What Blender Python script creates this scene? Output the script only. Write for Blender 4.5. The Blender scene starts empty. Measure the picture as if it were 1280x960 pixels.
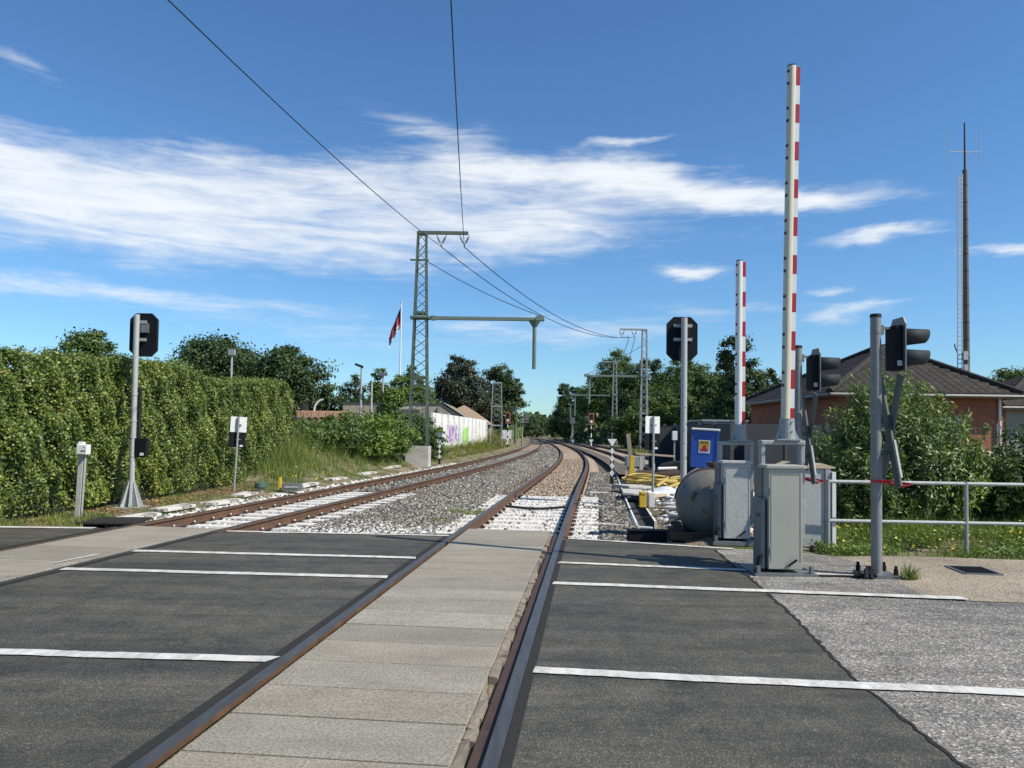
import bpy, math, random
import numpy as np
from mathutils import Vector, Matrix
R = math.radians
random.seed(7)
rng = np.random.default_rng(11)
scn = bpy.context.scene
col = scn.collection

# ------------------------------------------------------------------ camera
CAM_H = 1.47
PITCH, ROLL = R(2.2), R(0.8)
cam = bpy.data.cameras.new('camera')
cam.lens = 27.03
cam.sensor_width = 36.0
cam.shift_y = 0.018
cam.clip_start = 0.05
cam.clip_end = 6000
cam_ob = bpy.data.objects.new('camera', cam)
col.objects.link(cam_ob)
_f = Vector((0, math.cos(PITCH), math.sin(PITCH)))
_r0 = Vector((1, 0, 0))
_u0 = _r0.cross(_f)
_u = _u0 * math.cos(ROLL) - _r0 * math.sin(ROLL)
_r = _r0 * math.cos(ROLL) + _u0 * math.sin(ROLL)
_m = Matrix((_r, _u, -_f)).transposed().to_4x4()
_m.translation = Vector((0, 0, CAM_H))
cam_ob.matrix_world = _m
scn.camera = cam_ob

# ------------------------------------------------------------------ light
SUN_EL = R(46)
SUN_DIR = Vector((0.908 * math.cos(SUN_EL), -0.419 * math.cos(SUN_EL), math.sin(SUN_EL)))   # towards the sun
sun = bpy.data.lights.new('sun', 'SUN')
sun.energy = 5.0
sun.angle = R(0.53)
sun.color = (1.0, 0.925, 0.80)
sun_ob = bpy.data.objects.new('sun', sun)
col.objects.link(sun_ob)
sun_ob.rotation_euler = (-SUN_DIR).to_track_quat('-Z', 'Y').to_euler()
sun_ob.location = (30, -15, 40)

scn.view_settings.view_transform = 'Standard'
scn.view_settings.look = 'None'
scn.view_settings.gamma = 1.0
scn.view_settings.use_curve_mapping = False
scn.view_settings.exposure = 0.22

# ------------------------------------------------------------------ sky and clouds (world)
world = bpy.data.worlds.new('World')
scn.world = world
world.use_nodes = True
wn, wl = world.node_tree.nodes, world.node_tree.links
wn.clear()

def wmath(op, a, b=None, c=None, clamp=False):
    n = wn.new('ShaderNodeMath'); n.operation = op; n.use_clamp = clamp
    for i, v in enumerate((a, b, c)):
        if v is None: continue
        if isinstance(v, (int, float)): n.inputs[i].default_value = v
        else: wl.new(v, n.inputs[i])
    return n.outputs[0]

sky = wn.new('ShaderNodeTexSky')
sky.sky_type = 'NISHITA'
sky.sun_disc = False
sky.sun_elevation = SUN_EL
sky.sun_rotation = math.atan2(SUN_DIR.x, SUN_DIR.y)
sky.air_density = 1.0
sky.dust_density = 0.25
sky.ozone_density = 3.0
sky_col = wn.new('ShaderNodeHueSaturation')
sky_col.inputs['Saturation'].default_value = 1.04
wl.new(sky.outputs[0], sky_col.inputs['Color'])
tc = wn.new('ShaderNodeTexCoord')
sp = wn.new('ShaderNodeSeparateXYZ')
wl.new(tc.outputs['Generated'], sp.inputs[0])
az = wmath('ARCTAN2', sp.outputs[0], sp.outputs[1])
el = wmath('ARCSINE', sp.outputs[2])
def wnoise(sx, sy, detail, rough, seed, dist=0.0):
    cb = wn.new('ShaderNodeCombineXYZ')
    wl.new(wmath('MULTIPLY', az, sx), cb.inputs[0])
    wl.new(wmath('MULTIPLY', el, sy), cb.inputs[1])
    cb.inputs[2].default_value = seed
    n = wn.new('ShaderNodeTexNoise')
    n.inputs['Scale'].default_value = 1.0
    n.inputs['Detail'].default_value = detail
    n.inputs['Roughness'].default_value = rough
    n.inputs['Distortion'].default_value = dist
    wl.new(cb.outputs[0], n.inputs['Vector'])
    return n.outputs['Fac']
warp = wmath('SUBTRACT', wnoise(5, 9, 3, 0.6, 3.1), 0.5)
azw = wmath('ADD', az, wmath('MULTIPLY', warp, 0.16))
elw = wmath('ADD', el, wmath('MULTIPLY', wmath('SUBTRACT', wnoise(7, 16, 4, 0.6, 8.4), 0.5), 0.055))
def blob(a0, e0, sa, se, amp, tilt=0.0):
    da = wmath('SUBTRACT', azw, a0)
    de = wmath('SUBTRACT', wmath('SUBTRACT', elw, e0), wmath('MULTIPLY', da, tilt))
    x = wmath('POWER', wmath('ABSOLUTE', wmath('DIVIDE', da, sa)), 2.0)
    y = wmath('POWER', wmath('ABSOLUTE', wmath('DIVIDE', de, se)), 2.0)
    return wmath('MULTIPLY', wmath('EXPONENT', wmath('MULTIPLY', wmath('ADD', x, y), -1.0)), amp)
blobs = [
    (-0.44, 0.240, 0.38, 0.046, 0.92, 0.0), (-0.26, 0.305, 0.30, 0.036, 0.62, 0.06), (0.02, 0.330, 0.16, 0.026, 0.72, -0.05),
    (0.02, 0.268, 0.20, 0.032, 0.74, 0.0), (0.22, 0.306, 0.16, 0.022, 0.80, -0.10),
    (0.37, 0.288, 0.085, 0.013, 0.95, -0.03), (-0.70, 0.285, 0.16, 0.040, 0.75, 0.0), (-0.48, 0.152, 0.22, 0.013, 0.62, -0.02),
    (0.215, 0.199, 0.050, 0.010, 1.0, 0.0), (0.448, 0.234, 0.060, 0.010, 0.88, 0.0), (0.57, 0.212, 0.060, 0.008, 0.8, 0.0),
    (0.425, 0.146, 0.070, 0.011, 0.70, 0.12), (0.39, 0.171, 0.028, 0.006, 0.6, 0.0), (-0.15, 0.125, 0.32, 0.022, 0.40, 0.0), (-0.60, 0.39, 0.05, 0.012, 0.5, -0.3),
    (0.10, 0.135, 0.10, 0.016, 0.42, 0.0), (-0.10, 0.375, 0.10, 0.014, 0.45, -0.1), (0.14, 0.364, 0.05, 0.006, 0.7, 0.0), (0.28, 0.155, 0.10, 0.012, 0.3, 0.0),
]
tot = None
for b in blobs:
    v = blob(*b)
    tot = v if tot is None else wmath('ADD', tot, v)
tot = wmath('MINIMUM', tot, 1.05)
fine = wnoise(7.0, 52.0, 10, 0.64, 1.7, 0.5)
fine2 = wnoise(24.0, 90.0, 6, 0.6, 5.2, 0.3)
tex = wmath('ADD', wmath('MULTIPLY', fine, 0.75), wmath('MULTIPLY', fine2, 0.25))
tex = wmath('MULTIPLY', wmath('SUBTRACT', tex, 0.5), 2.2)
dens = wmath('ADD', tot, wmath('MULTIPLY', tex, 0.80))
mr = wn.new('ShaderNodeMapRange'); mr.interpolation_type = 'SMOOTHSTEP'
mr.inputs['From Min'].default_value = 0.12; mr.inputs['From Max'].default_value = 1.24
mr.inputs['To Max'].default_value = 0.94
wl.new(dens, mr.inputs['Value'])
hz = wmath('MULTIPLY', mr.outputs[0], wmath('MINIMUM', wmath('MULTIPLY', tot, 4.0), 1.0))
mx = wn.new('ShaderNodeMix'); mx.data_type = 'RGBA'
wl.new(hz, mx.inputs['Factor'])
sky_tint = wn.new('ShaderNodeMix'); sky_tint.data_type = 'RGBA'; sky_tint.blend_type = 'MULTIPLY'
sky_tint.inputs['Factor'].default_value = 1.0
sky_tint.inputs[7].default_value = (0.62, 0.865, 1.05, 1)
wl.new(sky_col.outputs[0], sky_tint.inputs[6])
wl.new(sky_tint.outputs[2], mx.inputs[6])
mx.inputs[7].default_value = (6.8, 7.05, 7.3, 1)
bg = wn.new('ShaderNodeBackground')
bg.inputs['Strength'].default_value = 0.120
wl.new(mx.outputs[2], bg.inputs['Color'])
wo = wn.new('ShaderNodeOutputWorld')
wl.new(bg.outputs[0], wo.inputs['Surface'])

# ------------------------------------------------------------------ materials
def ramp(nt, fac, stops):
    n = nt.nodes.new('ShaderNodeValToRGB')
    while len(n.color_ramp.elements) < len(stops): n.color_ramp.elements.new(0.5)
    for e, (p, c) in zip(n.color_ramp.elements, stops):
        e.position = p; e.color = (*c, 1)
    nt.links.new(fac, n.inputs[0])
    return n.outputs[0]

def newmat(name):
    m = bpy.data.materials.new(name); m.use_nodes = True
    nt = m.node_tree
    return m, nt, nt.nodes['Principled BSDF']

def noise(nt, scale, detail=5, rough=0.55, coord='Object', stretch=None, dist=0.0):
    t = nt.nodes.new('ShaderNodeTexCoord')
    n = nt.nodes.new('ShaderNodeTexNoise')
    n.inputs['Scale'].default_value = scale; n.inputs['Detail'].default_value = detail
    n.inputs['Roughness'].default_value = rough; n.inputs['Distortion'].default_value = dist
    src = t.outputs[coord]
    if stretch:
        mp = nt.nodes.new('ShaderNodeMapping'); mp.inputs['Scale'].default_value = stretch
        nt.links.new(src, mp.inputs[0]); src = mp.outputs[0]
    nt.links.new(src, n.inputs['Vector'])
    return n.outputs['Fac']

def mixc(nt, fac, a, b, blend='MIX'):
    n = nt.nodes.new('ShaderNodeMix'); n.data_type = 'RGBA'; n.blend_type = blend
    for i, v in ((0, fac), (6, a), (7, b)):
        if isinstance(v, (int, float)): n.inputs[i].default_value = v
        elif isinstance(v, tuple): n.inputs[i].default_value = (*v, 1)
        else: nt.links.new(v, n.inputs[i])
    return n.outputs[2]

def bump(nt, bs, h, strength, dist=0.01):
    b = nt.nodes.new('ShaderNodeBump'); b.inputs['Strength'].default_value = strength; b.inputs['Distance'].default_value = dist
    nt.links.new(h, b.inputs['Height']); nt.links.new(b.outputs[0], bs.inputs['Normal'])

def paint(name, c1, c2=None, scale=6, rough=0.5, metal=0.0, bmp=0.1, bscale=60, stretch=None, dirt=None, dscale=3, damt=(0.5, 0.75), spec=None):
    """two-tone surface with fine bump; dirt = a third colour in blotches of its own"""
    m, nt, bs = newmat(name)
    c2 = c2 or tuple(v * 0.75 for v in c1)
    c = ramp(nt, noise(nt, scale, 6, 0.6, stretch=stretch), [(0.3, c2), (0.7, c1)])
    if dirt:
        k = ramp(nt, noise(nt, dscale, 8, 0.65), [(damt[0], (0, 0, 0)), (damt[1], (1, 1, 1))])
        c = mixc(nt, k, c, dirt)
    nt.links.new(c, bs.inputs['Base Color'])
    rr = nt.nodes.new('ShaderNodeMapRange')
    rr.inputs['To Min'].default_value = max(rough - 0.12, 0.02); rr.inputs['To Max'].default_value = min(rough + 0.12, 1)
    nt.links.new(noise(nt, scale * 2, 4), rr.inputs['Value'])
    nt.links.new(rr.outputs[0], bs.inputs['Roughness'])
    bs.inputs['Metallic'].default_value = metal
    if spec is not None: bs.inputs['Specular IOR Level'].default_value = spec
    if bmp: bump(nt, bs, noise(nt, bscale, 4), bmp, 0.004)
    return m

def leafmat(name, stops, rough=0.5, trans=0.25, spec=0.4):
    """leaf colours differ from leaf to leaf"""
    m, nt, bs = newmat(name)
    g = nt.nodes.new('ShaderNodeNewGeometry')
    c = ramp(nt, g.outputs['Random Per Island'], stops)
    if trans > 0.05:      # whole sprays of leaves differ too: older dark growth, younger yellowish shoots
        k = ramp(nt, noise(nt, 0.9, 4, 0.6), [(0.30, (0.70, 0.76, 0.80)), (0.5, (1.0, 1.0, 1.0)), (0.72, (1.36, 1.24, 0.95))])
        c = mixc(nt, 1.0, c, k, 'MULTIPLY')
    nt.links.new(c, bs.inputs['Base Color'])
    bs.inputs['Roughness'].default_value = rough
    bs.inputs['Specular IOR Level'].default_value = spec
    tr = nt.nodes.new('ShaderNodeBsdfTranslucent')
    nt.links.new(mixc(nt, 1.0, c, (1.25, 1.3, 0.7), 'MULTIPLY'), tr.inputs['Color'])
    mix = nt.nodes.new('ShaderNodeMixShader'); mix.inputs[0].default_value = trans
    nt.links.new(bs.outputs[0], mix.inputs[1]); nt.links.new(tr.outputs[0], mix.inputs[2])
    nt.links.new(mix.outputs[0], nt.nodes['Material Output'].inputs['Surface'])
    return m

def asphalt(name, base, lo, hi, scale, stain=0.8, tint=None):
    m, nt, bs = newmat(name)
    t = nt.nodes.new('ShaderNodeTexCoord')
    v = nt.nodes.new('ShaderNodeTexVoronoi'); v.inputs['Scale'].default_value = scale
    nt.links.new(t.outputs['Object'], v.inputs['Vector'])
    sepc = nt.nodes.new('ShaderNodeSeparateColor'); nt.links.new(v.outputs['Color'], sepc.inputs[0])
    c = ramp(nt, sepc.outputs[0], [(0.0, lo), (0.55, base), (0.82, base), (1.0, hi)])
    k = ramp(nt, noise(nt, 0.55, 8, 0.66, stretch=(0.7, 1.6, 1)), [(0.36, (stain,) * 3), (0.5, (1, 1, 1)), (0.64, (1.22, 1.20, 1.15))])
    c = mixc(nt, 1.0, c, k, 'MULTIPLY')
    k2 = ramp(nt, noise(nt, 3.2, 8, 0.7), [(0.36, (0.76,) * 3), (0.5, (1, 1, 1)), (0.64, (1.18, 1.17, 1.13))])
    c = mixc(nt, 1.0, c, k2, 'MULTIPLY')
    # faint scuffs along the driving direction
    k3 = ramp(nt, noise(nt, 1.0, 6, 0.7, stretch=(0.35, 5.0, 1)), [(0.40, (0.80,) * 3), (0.5, (1, 1, 1)), (0.62, (1.12,) * 3)])
    c = mixc(nt, 0.9, c, k3, 'MULTIPLY')
    k4 = ramp(nt, noise(nt, 1.7, 10, 0.75, dist=0.6), [(0.33, (0.5, 0.5, 0.51)), (0.40, (1, 1, 1)), (0.62, (1, 1, 1)), (0.70, (1.4, 1.38, 1.32))])
    c = mixc(nt, 0.75, c, k4, 'MULTIPLY')
    k5 = ramp(nt, noise(nt, 0.8, 5, 0.6, stretch=(0.12, 2.2, 1)), [(0.35, (0.84, 0.84, 0.85)), (0.6, (1.08, 1.07, 1.05))])
    c = mixc(nt, 1.0, c, k5, 'MULTIPLY')
    nt.links.new(c, bs.inputs['Base Color'])
    bs.inputs['Roughness'].default_value = 0.8
    bs.inputs['Specular IOR Level'].default_value = 0.3
    bump(nt, bs, v.outputs['Distance'], 0.5, 0.006)
    return m

def gravel(name, cols, scale, bmp=0.9, big=None):
    m, nt, bs = newmat(name)
    t = nt.nodes.new('ShaderNodeTexCoord')
    v = nt.nodes.new('ShaderNodeTexVoronoi'); v.inputs['Scale'].default_value = scale
    nt.links.new(t.outputs['Object'], v.inputs['Vector'])
    sepc = nt.nodes.new('ShaderNodeSeparateColor'); nt.links.new(v.outputs['Color'], sepc.inputs[0])
    n = len(cols)
    c = ramp(nt, sepc.outputs[0], [(i / max(n - 1, 1), cc) for i, cc in enumerate(cols)])
    gap = ramp(nt, v.outputs['Distance'], [(0.35, (1, 1, 1)), (0.75, (0.4, 0.38, 0.36))])
    c = mixc(nt, 1.0, c, gap, 'MULTIPLY')
    k = ramp(nt, noise(nt, 0.6, 7, 0.65), [(0.3, (0.8, 0.78, 0.74)), (0.7, (1.15, 1.13, 1.1))])
    c = mixc(nt, 1.0, c, k, 'MULTIPLY')
    if big:
        kk = ramp(nt, noise(nt, big[1], 8, 0.7), [(big[2], (0, 0, 0)), (big[3], (1, 1, 1))])
        c = mixc(nt, kk, c, big[0])
    nt.links.new(c, bs.inputs['Base Color'])
    bs.inputs['Roughness'].default_value = 0.9
    bs.inputs['Specular IOR Level'].default_value = 0.2
    inv = nt.nodes.new('ShaderNodeMath'); inv.operation = 'SUBTRACT'; inv.inputs[0].default_value = 1
    nt.links.new(v.outputs['Distance'], inv.inputs[1])
    bump(nt, bs, inv.outputs[0], bmp, 0.03)
    return m

M = {}
M['asphalt'] = asphalt('dark_asphalt', (0.080, 0.077, 0.066), (0.046, 0.044, 0.038), (0.190, 0.182, 0.158), 150, 0.74)
M['asphalt_old'] = asphalt('old_grey_asphalt', (0.225, 0.215, 0.195), (0.075, 0.072, 0.066), (0.56, 0.54, 0.49), 90, 0.85)
M['bitumen'] = paint('bitumen_joint', (0.026, 0.025, 0.024), (0.038, 0.037, 0.035), 20, 0.85, spec=0.15)
M['rubber'] = paint('rubber_edge', (0.022, 0.023, 0.027), (0.04, 0.04, 0.044), 14, 0.55)
def markmat():
    m, nt, bs = newmat('worn_road_paint')
    c = ramp(nt, noise(nt, 8, 6, 0.6), [(0.3, (0.56, 0.55, 0.51)), (0.7, (0.72, 0.71, 0.66))])
    k = ramp(nt, noise(nt, 45, 6, 0.7), [(0.56, (0, 0, 0)), (0.64, (1, 1, 1))])      # aggregate worn through
    kb = ramp(nt, noise(nt, 1.6, 5, 0.65), [(0.42, (0.15, 0.15, 0.15)), (0.68, (1, 1, 1))])
    c = mixc(nt, mixc(nt, 1.0, k, kb, 'MULTIPLY'), c, (0.12, 0.115, 0.105))
    k2 = ramp(nt, noise(nt, 1.3, 7, 0.7, stretch=(6, 1, 1)), [(0.40, (0.72, 0.71, 0.69)), (0.58, (1, 1, 1))])
    c = mixc(nt, 1.0, c, k2, 'MULTIPLY')
    nt.links.new(c, bs.inputs['Base Color']); bs.inputs['Roughness'].default_value = 0.7
    bump(nt, bs, noise(nt, 130, 3), 0.3, 0.003)
    return m
M['mark'] = markmat()
M['ballast'] = gravel('grey_ballast', [(0.10, 0.092, 0.08), (0.18, 0.167, 0.147), (0.25, 0.235, 0.207), (0.13, 0.121, 0.106), (0.34, 0.325, 0.29)], 23)
M['ballast_tan'] = gravel('rusty_tan_ballast', [(0.30, 0.23, 0.165), (0.38, 0.30, 0.22), (0.20, 0.155, 0.115), (0.44, 0.36, 0.275)], 22)
M['lime'] = gravel('limewashed_ballast', [(0.62, 0.60, 0.55), (0.74, 0.72, 0.67), (0.42, 0.40, 0.36), (0.7, 0.68, 0.63)], 24, 0.7)
M['sandpath'] = gravel('sandy_path', [(0.40, 0.35, 0.27), (0.47, 0.415, 0.325), (0.35, 0.305, 0.235), (0.52, 0.465, 0.375)], 70, 0.3, big=((0.19, 0.165, 0.13), 1.3, 0.52, 0.72))
M['dirt'] = gravel('dry_dirt', [(0.30, 0.245, 0.175), (0.37, 0.31, 0.225), (0.24, 0.19, 0.135), (0.42, 0.355, 0.265)], 40, 0.5, big=((0.075, 0.095, 0.03), 0.9, 0.44, 0.58))
M['turf'] = gravel('grassy_soil', [(0.055, 0.085, 0.022), (0.085, 0.115, 0.03), (0.04, 0.06, 0.018), (0.12, 0.12, 0.045)], 30, 0.5, big=((0.20, 0.165, 0.10), 0.7, 0.50, 0.66))
M['conc'] = paint('pale_concrete', (0.50, 0.485, 0.44), (0.40, 0.385, 0.35), 5, 0.85, dirt=(0.20, 0.19, 0.17), dscale=2.2, damt=(0.55, 0.8), bmp=0.2)
M['conc_white'] = paint('limewashed_concrete', (0.74, 0.725, 0.68), (0.58, 0.565, 0.52), 7, 0.85, dirt=(0.33, 0.31, 0.28), dscale=6, damt=(0.55, 0.72), bmp=0.3)
M['sleeper_tan'] = paint('rust_dusted_concrete', (0.47, 0.375, 0.27), (0.36, 0.28, 0.20), 5, 0.9, dirt=(0.20, 0.15, 0.11), dscale=7, damt=(0.52, 0.70), bmp=0.3)
M['sleeper_grey'] = paint('dusty_grey_concrete', (0.30, 0.275, 0.24), (0.22, 0.20, 0.175), 5, 0.9, dirt=(0.15, 0.13, 0.11), dscale=7, damt=(0.5, 0.70), bmp=0.3)
M['railtop'] = paint('worn_rail_head', (0.135, 0.132, 0.125), (0.075, 0.072, 0.068), 3, 0.42, 0.6, 0.05, stretch=(8, 0.6, 1))
M['rust'] = paint('rail_rust', (0.125, 0.070, 0.042), (0.080, 0.045, 0.029), 9, 0.8, 0.1, 0.25, dirt=(0.21, 0.105, 0.05), dscale=3, damt=(0.5, 0.8))
M['rust_dark'] = paint('dark_rust', (0.085, 0.050, 0.036), (0.05, 0.032, 0.026), 12, 0.75, 0.2)
M['galv'] = paint('galvanised_steel', (0.37, 0.38, 0.37), (0.265, 0.275, 0.27), 26, 0.5, 0.25, 0.06, dirt=(0.22, 0.225, 0.22), dscale=4, damt=(0.6, 0.82))
M['pole_grey'] = paint('shaded_pole_zinc', (0.25, 0.255, 0.245), (0.18, 0.185, 0.178), 18, 0.55, 0.2, 0.06, dirt=(0.20, 0.18, 0.145), dscale=2.5, damt=(0.55, 0.8))  # darker copy of the galvanised steel, the poles' shade put into its colour
M['galv_light'] = paint('bright_galvanised', (0.48, 0.49, 0.475), (0.34, 0.35, 0.34), 30, 0.5, 0.2, 0.05, dirt=(0.27, 0.27, 0.26), dscale=4, damt=(0.6, 0.82))
M['cabinet'] = paint('brushed_cabinet_metal', (0.40, 0.39, 0.325), (0.35, 0.345, 0.295), 2.0, 0.5, 0.2, 0.03, dirt=(0.30, 0.29, 0.25), dscale=1.6, damt=(0.5, 0.85))
M['cream'] = paint('cream_paint', (0.66, 0.605, 0.46), (0.60, 0.545, 0.41), 3, 0.45, dirt=(0.46, 0.42, 0.32), dscale=5, damt=(0.62, 0.85), bmp=0.04)
M['white'] = paint('white_paint', (0.76, 0.76, 0.73), (0.68, 0.68, 0.65), 4, 0.45, bmp=0.04, dirt=(0.45, 0.44, 0.41), dscale=6, damt=(0.64, 0.85))
M['red'] = paint('red_reflective', (0.42, 0.018, 0.028), (0.34, 0.014, 0.022), 10, 0.4, bmp=0.04)
M['darkred'] = paint('dark_red_disc', (0.05, 0.012, 0.014), None, 10, 0.4)
M['tape'] = paint('red_tape', (0.50, 0.03, 0.04), (0.40, 0.02, 0.03), 14, 0.35)
M['black'] = paint('black_plastic', (0.014, 0.015, 0.016), (0.02, 0.021, 0.022), 8, 0.65, spec=0.2)
M['signal_black'] = paint('signal_black', (0.010, 0.0125, 0.016), (0.007, 0.009, 0.012), 5, 0.7, bmp=0.05, spec=0.15)
M['visor'] = paint('visor_grey', (0.032, 0.040, 0.044), (0.026, 0.033, 0.037), 5, 0.7, bmp=0.05, spec=0.2)
M['oxide_green'] = paint('mast_green_paint', (0.105, 0.145, 0.105), (0.075, 0.105, 0.078), 6, 0.65, dirt=(0.16, 0.13, 0.095), dscale=7, damt=(0.6, 0.8))
M['pale_green'] = paint('pale_green_steel', (0.17, 0.225, 0.185), (0.13, 0.175, 0.145), 6, 0.6, 0.1)
M['crossback'] = paint('grey_green_back', (0.085, 0.105, 0.095), (0.065, 0.082, 0.075), 6, 0.6)
M['crossedge'] = paint('pale_edge', (0.40, 0.42, 0.39), None, 6, 0.5)
M['steel_grey'] = paint('grey_steel', (0.20, 0.215, 0.22), (0.15, 0.16, 0.165), 8, 0.5, 0.4)
M['wire'] = paint('dark_wire', (0.018, 0.019, 0.021), None, 5, 0.6)
M['tank'] = paint('weathered_tank_steel', (0.23, 0.222, 0.19), (0.155, 0.150, 0.128), 3, 0.45, 0.15, 0.1, dirt=(0.16, 0.085, 0.05), dscale=2.7, damt=(0.60, 0.70))
M['rust_spot'] = paint('orange_rust', (0.21, 0.095, 0.052), (0.13, 0.062, 0.038), 18, 0.9, dirt=(0.08, 0.045, 0.032), dscale=14, damt=(0.5, 0.62), bmp=0.4)
M['blue'] = paint('blue_plastic', (0.032, 0.115, 0.47), (0.026, 0.09, 0.39), 3, 0.45, bmp=0.05, dirt=(0.07, 0.15, 0.40), dscale=4)
M['yellow'] = paint('yellow_plastic', (0.66, 0.43, 0.035), (0.52, 0.33, 0.03), 6, 0.55)
M['yellow_dirty'] = paint('dirty_yellow_hose', (0.50, 0.37, 0.07), (0.34, 0.25, 0.06), 9, 0.6)
M['wood'] = paint('grey_timber', (0.33, 0.28, 0.215), (0.23, 0.19, 0.145), 3, 0.85, stretch=(1, 12, 12), bmp=0.2)
M['wood_pale'] = paint('pale_timber', (0.52, 0.43, 0.30), (0.42, 0.33, 0.22), 3, 0.8, stretch=(1, 10, 10), bmp=0.2)
M['bark'] = paint('tree_bark', (0.095, 0.075, 0.055), (0.05, 0.04, 0.03), 9, 0.9, stretch=(1, 1, 0.2), bmp=0.6, bscale=20)
M['rooftile'] = paint('dark_roof_tile', (0.040, 0.033, 0.027), (0.025, 0.021, 0.018), 4, 0.75, spec=0.25, dirt=(0.068, 0.057, 0.047), dscale=2, damt=(0.5, 0.8), bmp=0.2)
M['gutter'] = paint('gutter_grey', (0.17, 0.165, 0.155), None, 5, 0.5, 0.3)
M['plaster'] = paint('grey_plaster', (0.30, 0.29, 0.27), (0.25, 0.24, 0.225), 3, 0.9)
M['pale_wall'] = paint('brown_rendered_wall', (0.42, 0.355, 0.28), (0.34, 0.285, 0.225), 1.5, 0.9, dirt=(0.24, 0.20, 0.16), dscale=2)
M['felt'] = paint('roofing_felt', (0.085, 0.08, 0.075), (0.06, 0.056, 0.052), 3, 0.85)
M['thatch'] = paint('weathered_brown_roof', (0.36, 0.26, 0.165), (0.25, 0.175, 0.115), 2.5, 0.95, stretch=(6, 1, 6), bmp=0.5, bscale=14)
M['slate_panel'] = paint('grey_fence_panel', (0.036, 0.041, 0.048), (0.027, 0.031, 0.037), 2, 0.7)
M['slate_post'] = paint('grey_fence_post', (0.06, 0.065, 0.072), None, 4, 0.6)
M['glass'] = paint('dark_glass', (0.05, 0.06, 0.07), None, 3, 0.1, spec=0.6)
M['lamp_red'] = paint('orange_red_frame', (0.40, 0.125, 0.045), None, 5, 0.5)
M['moss'] = paint('green_enamel', (0.075, 0.13, 0.105), (0.05, 0.09, 0.073), 8, 0.5)
M['plastic_sheet'] = paint('white_sheet', (0.74, 0.74, 0.72), (0.6, 0.6, 0.58), 6, 0.5, bmp=0.3, bscale=20)
M['terracotta'] = paint('orange_bricks', (0.62, 0.36, 0.24), (0.50, 0.27, 0.17), 6, 0.85)
M['flag_dark'] = paint('flag_navy', (0.03, 0.03, 0.06), None, 6, 0.8)
M['flag_red'] = paint('flag_red', (0.42, 0.035, 0.045), None, 6, 0.8)
M['flag_white'] = paint('flag_white', (0.6, 0.6, 0.6), None, 6, 0.8)
M['mastwood'] = paint('weathered_mast_concrete', (0.155, 0.135, 0.115), (0.10, 0.09, 0.08), 4, 0.8, stretch=(1, 1, 0.25))

def hedgecore(name, c):
    return paint(name, c, tuple(v * 0.6 for v in c), 5, 0.95, bmp=0.4, bscale=16)
M['core'] = hedgecore('dark_hedge_core', (0.022, 0.026, 0.012))
M['hedge_leaf'] = leafmat('beech_hedge_leaf', [(0.0, (0.0377, 0.0696, 0.0145)), (0.35, (0.0812, 0.1305, 0.02175)), (0.7, (0.1522, 0.2102, 0.0319)), (0.92, (0.29, 0.3262, 0.07975)), (0.98, (0.377, 0.3915, 0.1305)), (1.0, (0.2465, 0.1232, 0.05075))], 0.44, 0.22, 0.45)
M['leaf_dark'] = leafmat('dark_oak_leaf', [(0.0, (0.02117, 0.04234, 0.01361)), (0.5, (0.04234, 0.07862, 0.02117)), (1.0, (0.0756, 0.121, 0.03326))], 0.55, 0.2)
M['leaf_mid'] = leafmat('mid_green_leaf', [(0.0, (0.04004, 0.077, 0.01848)), (0.5, (0.077, 0.1309, 0.02926)), (1.0, (0.1309, 0.1925, 0.0462))], 0.5, 0.25)
M['leaf_bright'] = leafmat('bright_shrub_leaf', [(0.0, (0.06683, 0.1188, 0.02079)), (0.5, (0.1188, 0.193, 0.03267)), (1.0, (0.2005, 0.2747, 0.05346))], 0.5, 0.28)
M['leaf_copper'] = leafmat('bronze_green_leaf', [(0.0, (0.0286, 0.0364, 0.0208)), (0.5, (0.052, 0.065, 0.0351)), (1.0, (0.0975, 0.1014, 0.0585))], 0.55, 0.2)
M['leaf_willow'] = leafmat('willow_leaf', [(0.0, (0.069, 0.1173, 0.03105)), (0.5, (0.138, 0.207, 0.0552)), (0.88, (0.2329, 0.3019, 0.09488)), (1.0, (0.414, 0.4657, 0.2587))], 0.42, 0.25, 0.5)
M['leaf_far'] = leafmat('distant_leaf', [(0.0, (0.0375, 0.06875, 0.0275)), (0.5, (0.075, 0.1187, 0.0425)), (1.0, (0.1187, 0.1688, 0.06))], 0.6, 0.25)
M['grass'] = leafmat('meadow_grass', [(0.0, (0.08008, 0.131, 0.02912)), (0.55, (0.1529, 0.2257, 0.04659)), (0.85, (0.2402, 0.2839, 0.08008)), (1.0, (0.4805, 0.4077, 0.1893))], 0.55, 0.3, 0.3)
M['weeds'] = leafmat('trackside_weeds', [(0.0, (0.072, 0.108, 0.0216)), (0.5, (0.144, 0.186, 0.0336)), (0.8, (0.228, 0.228, 0.054)), (1.0, (0.432, 0.348, 0.156))], 0.55, 0.3, 0.3)
M['dryleaf'] = leafmat('fallen_leaves', [(0.0, (0.16, 0.09, 0.05)), (0.5, (0.27, 0.17, 0.10)), (1.0, (0.36, 0.26, 0.17))], 0.8, 0.1, 0.2)
M['flower'] = leafmat('yellow_flower', [(0.0, (0.55, 0.45, 0.05)), (1.0, (0.7, 0.62, 0.10))], 0.6, 0.2)
M['stone_grey'] = leafmat('ballast_stone', [(0.0, (0.055, 0.050, 0.044)), (0.35, (0.15, 0.140, 0.122)), (0.72, (0.26, 0.243, 0.213)), (0.94, (0.42, 0.40, 0.355)), (1.0, (0.30, 0.225, 0.15))], 0.85, 0.0, 0.25)
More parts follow.
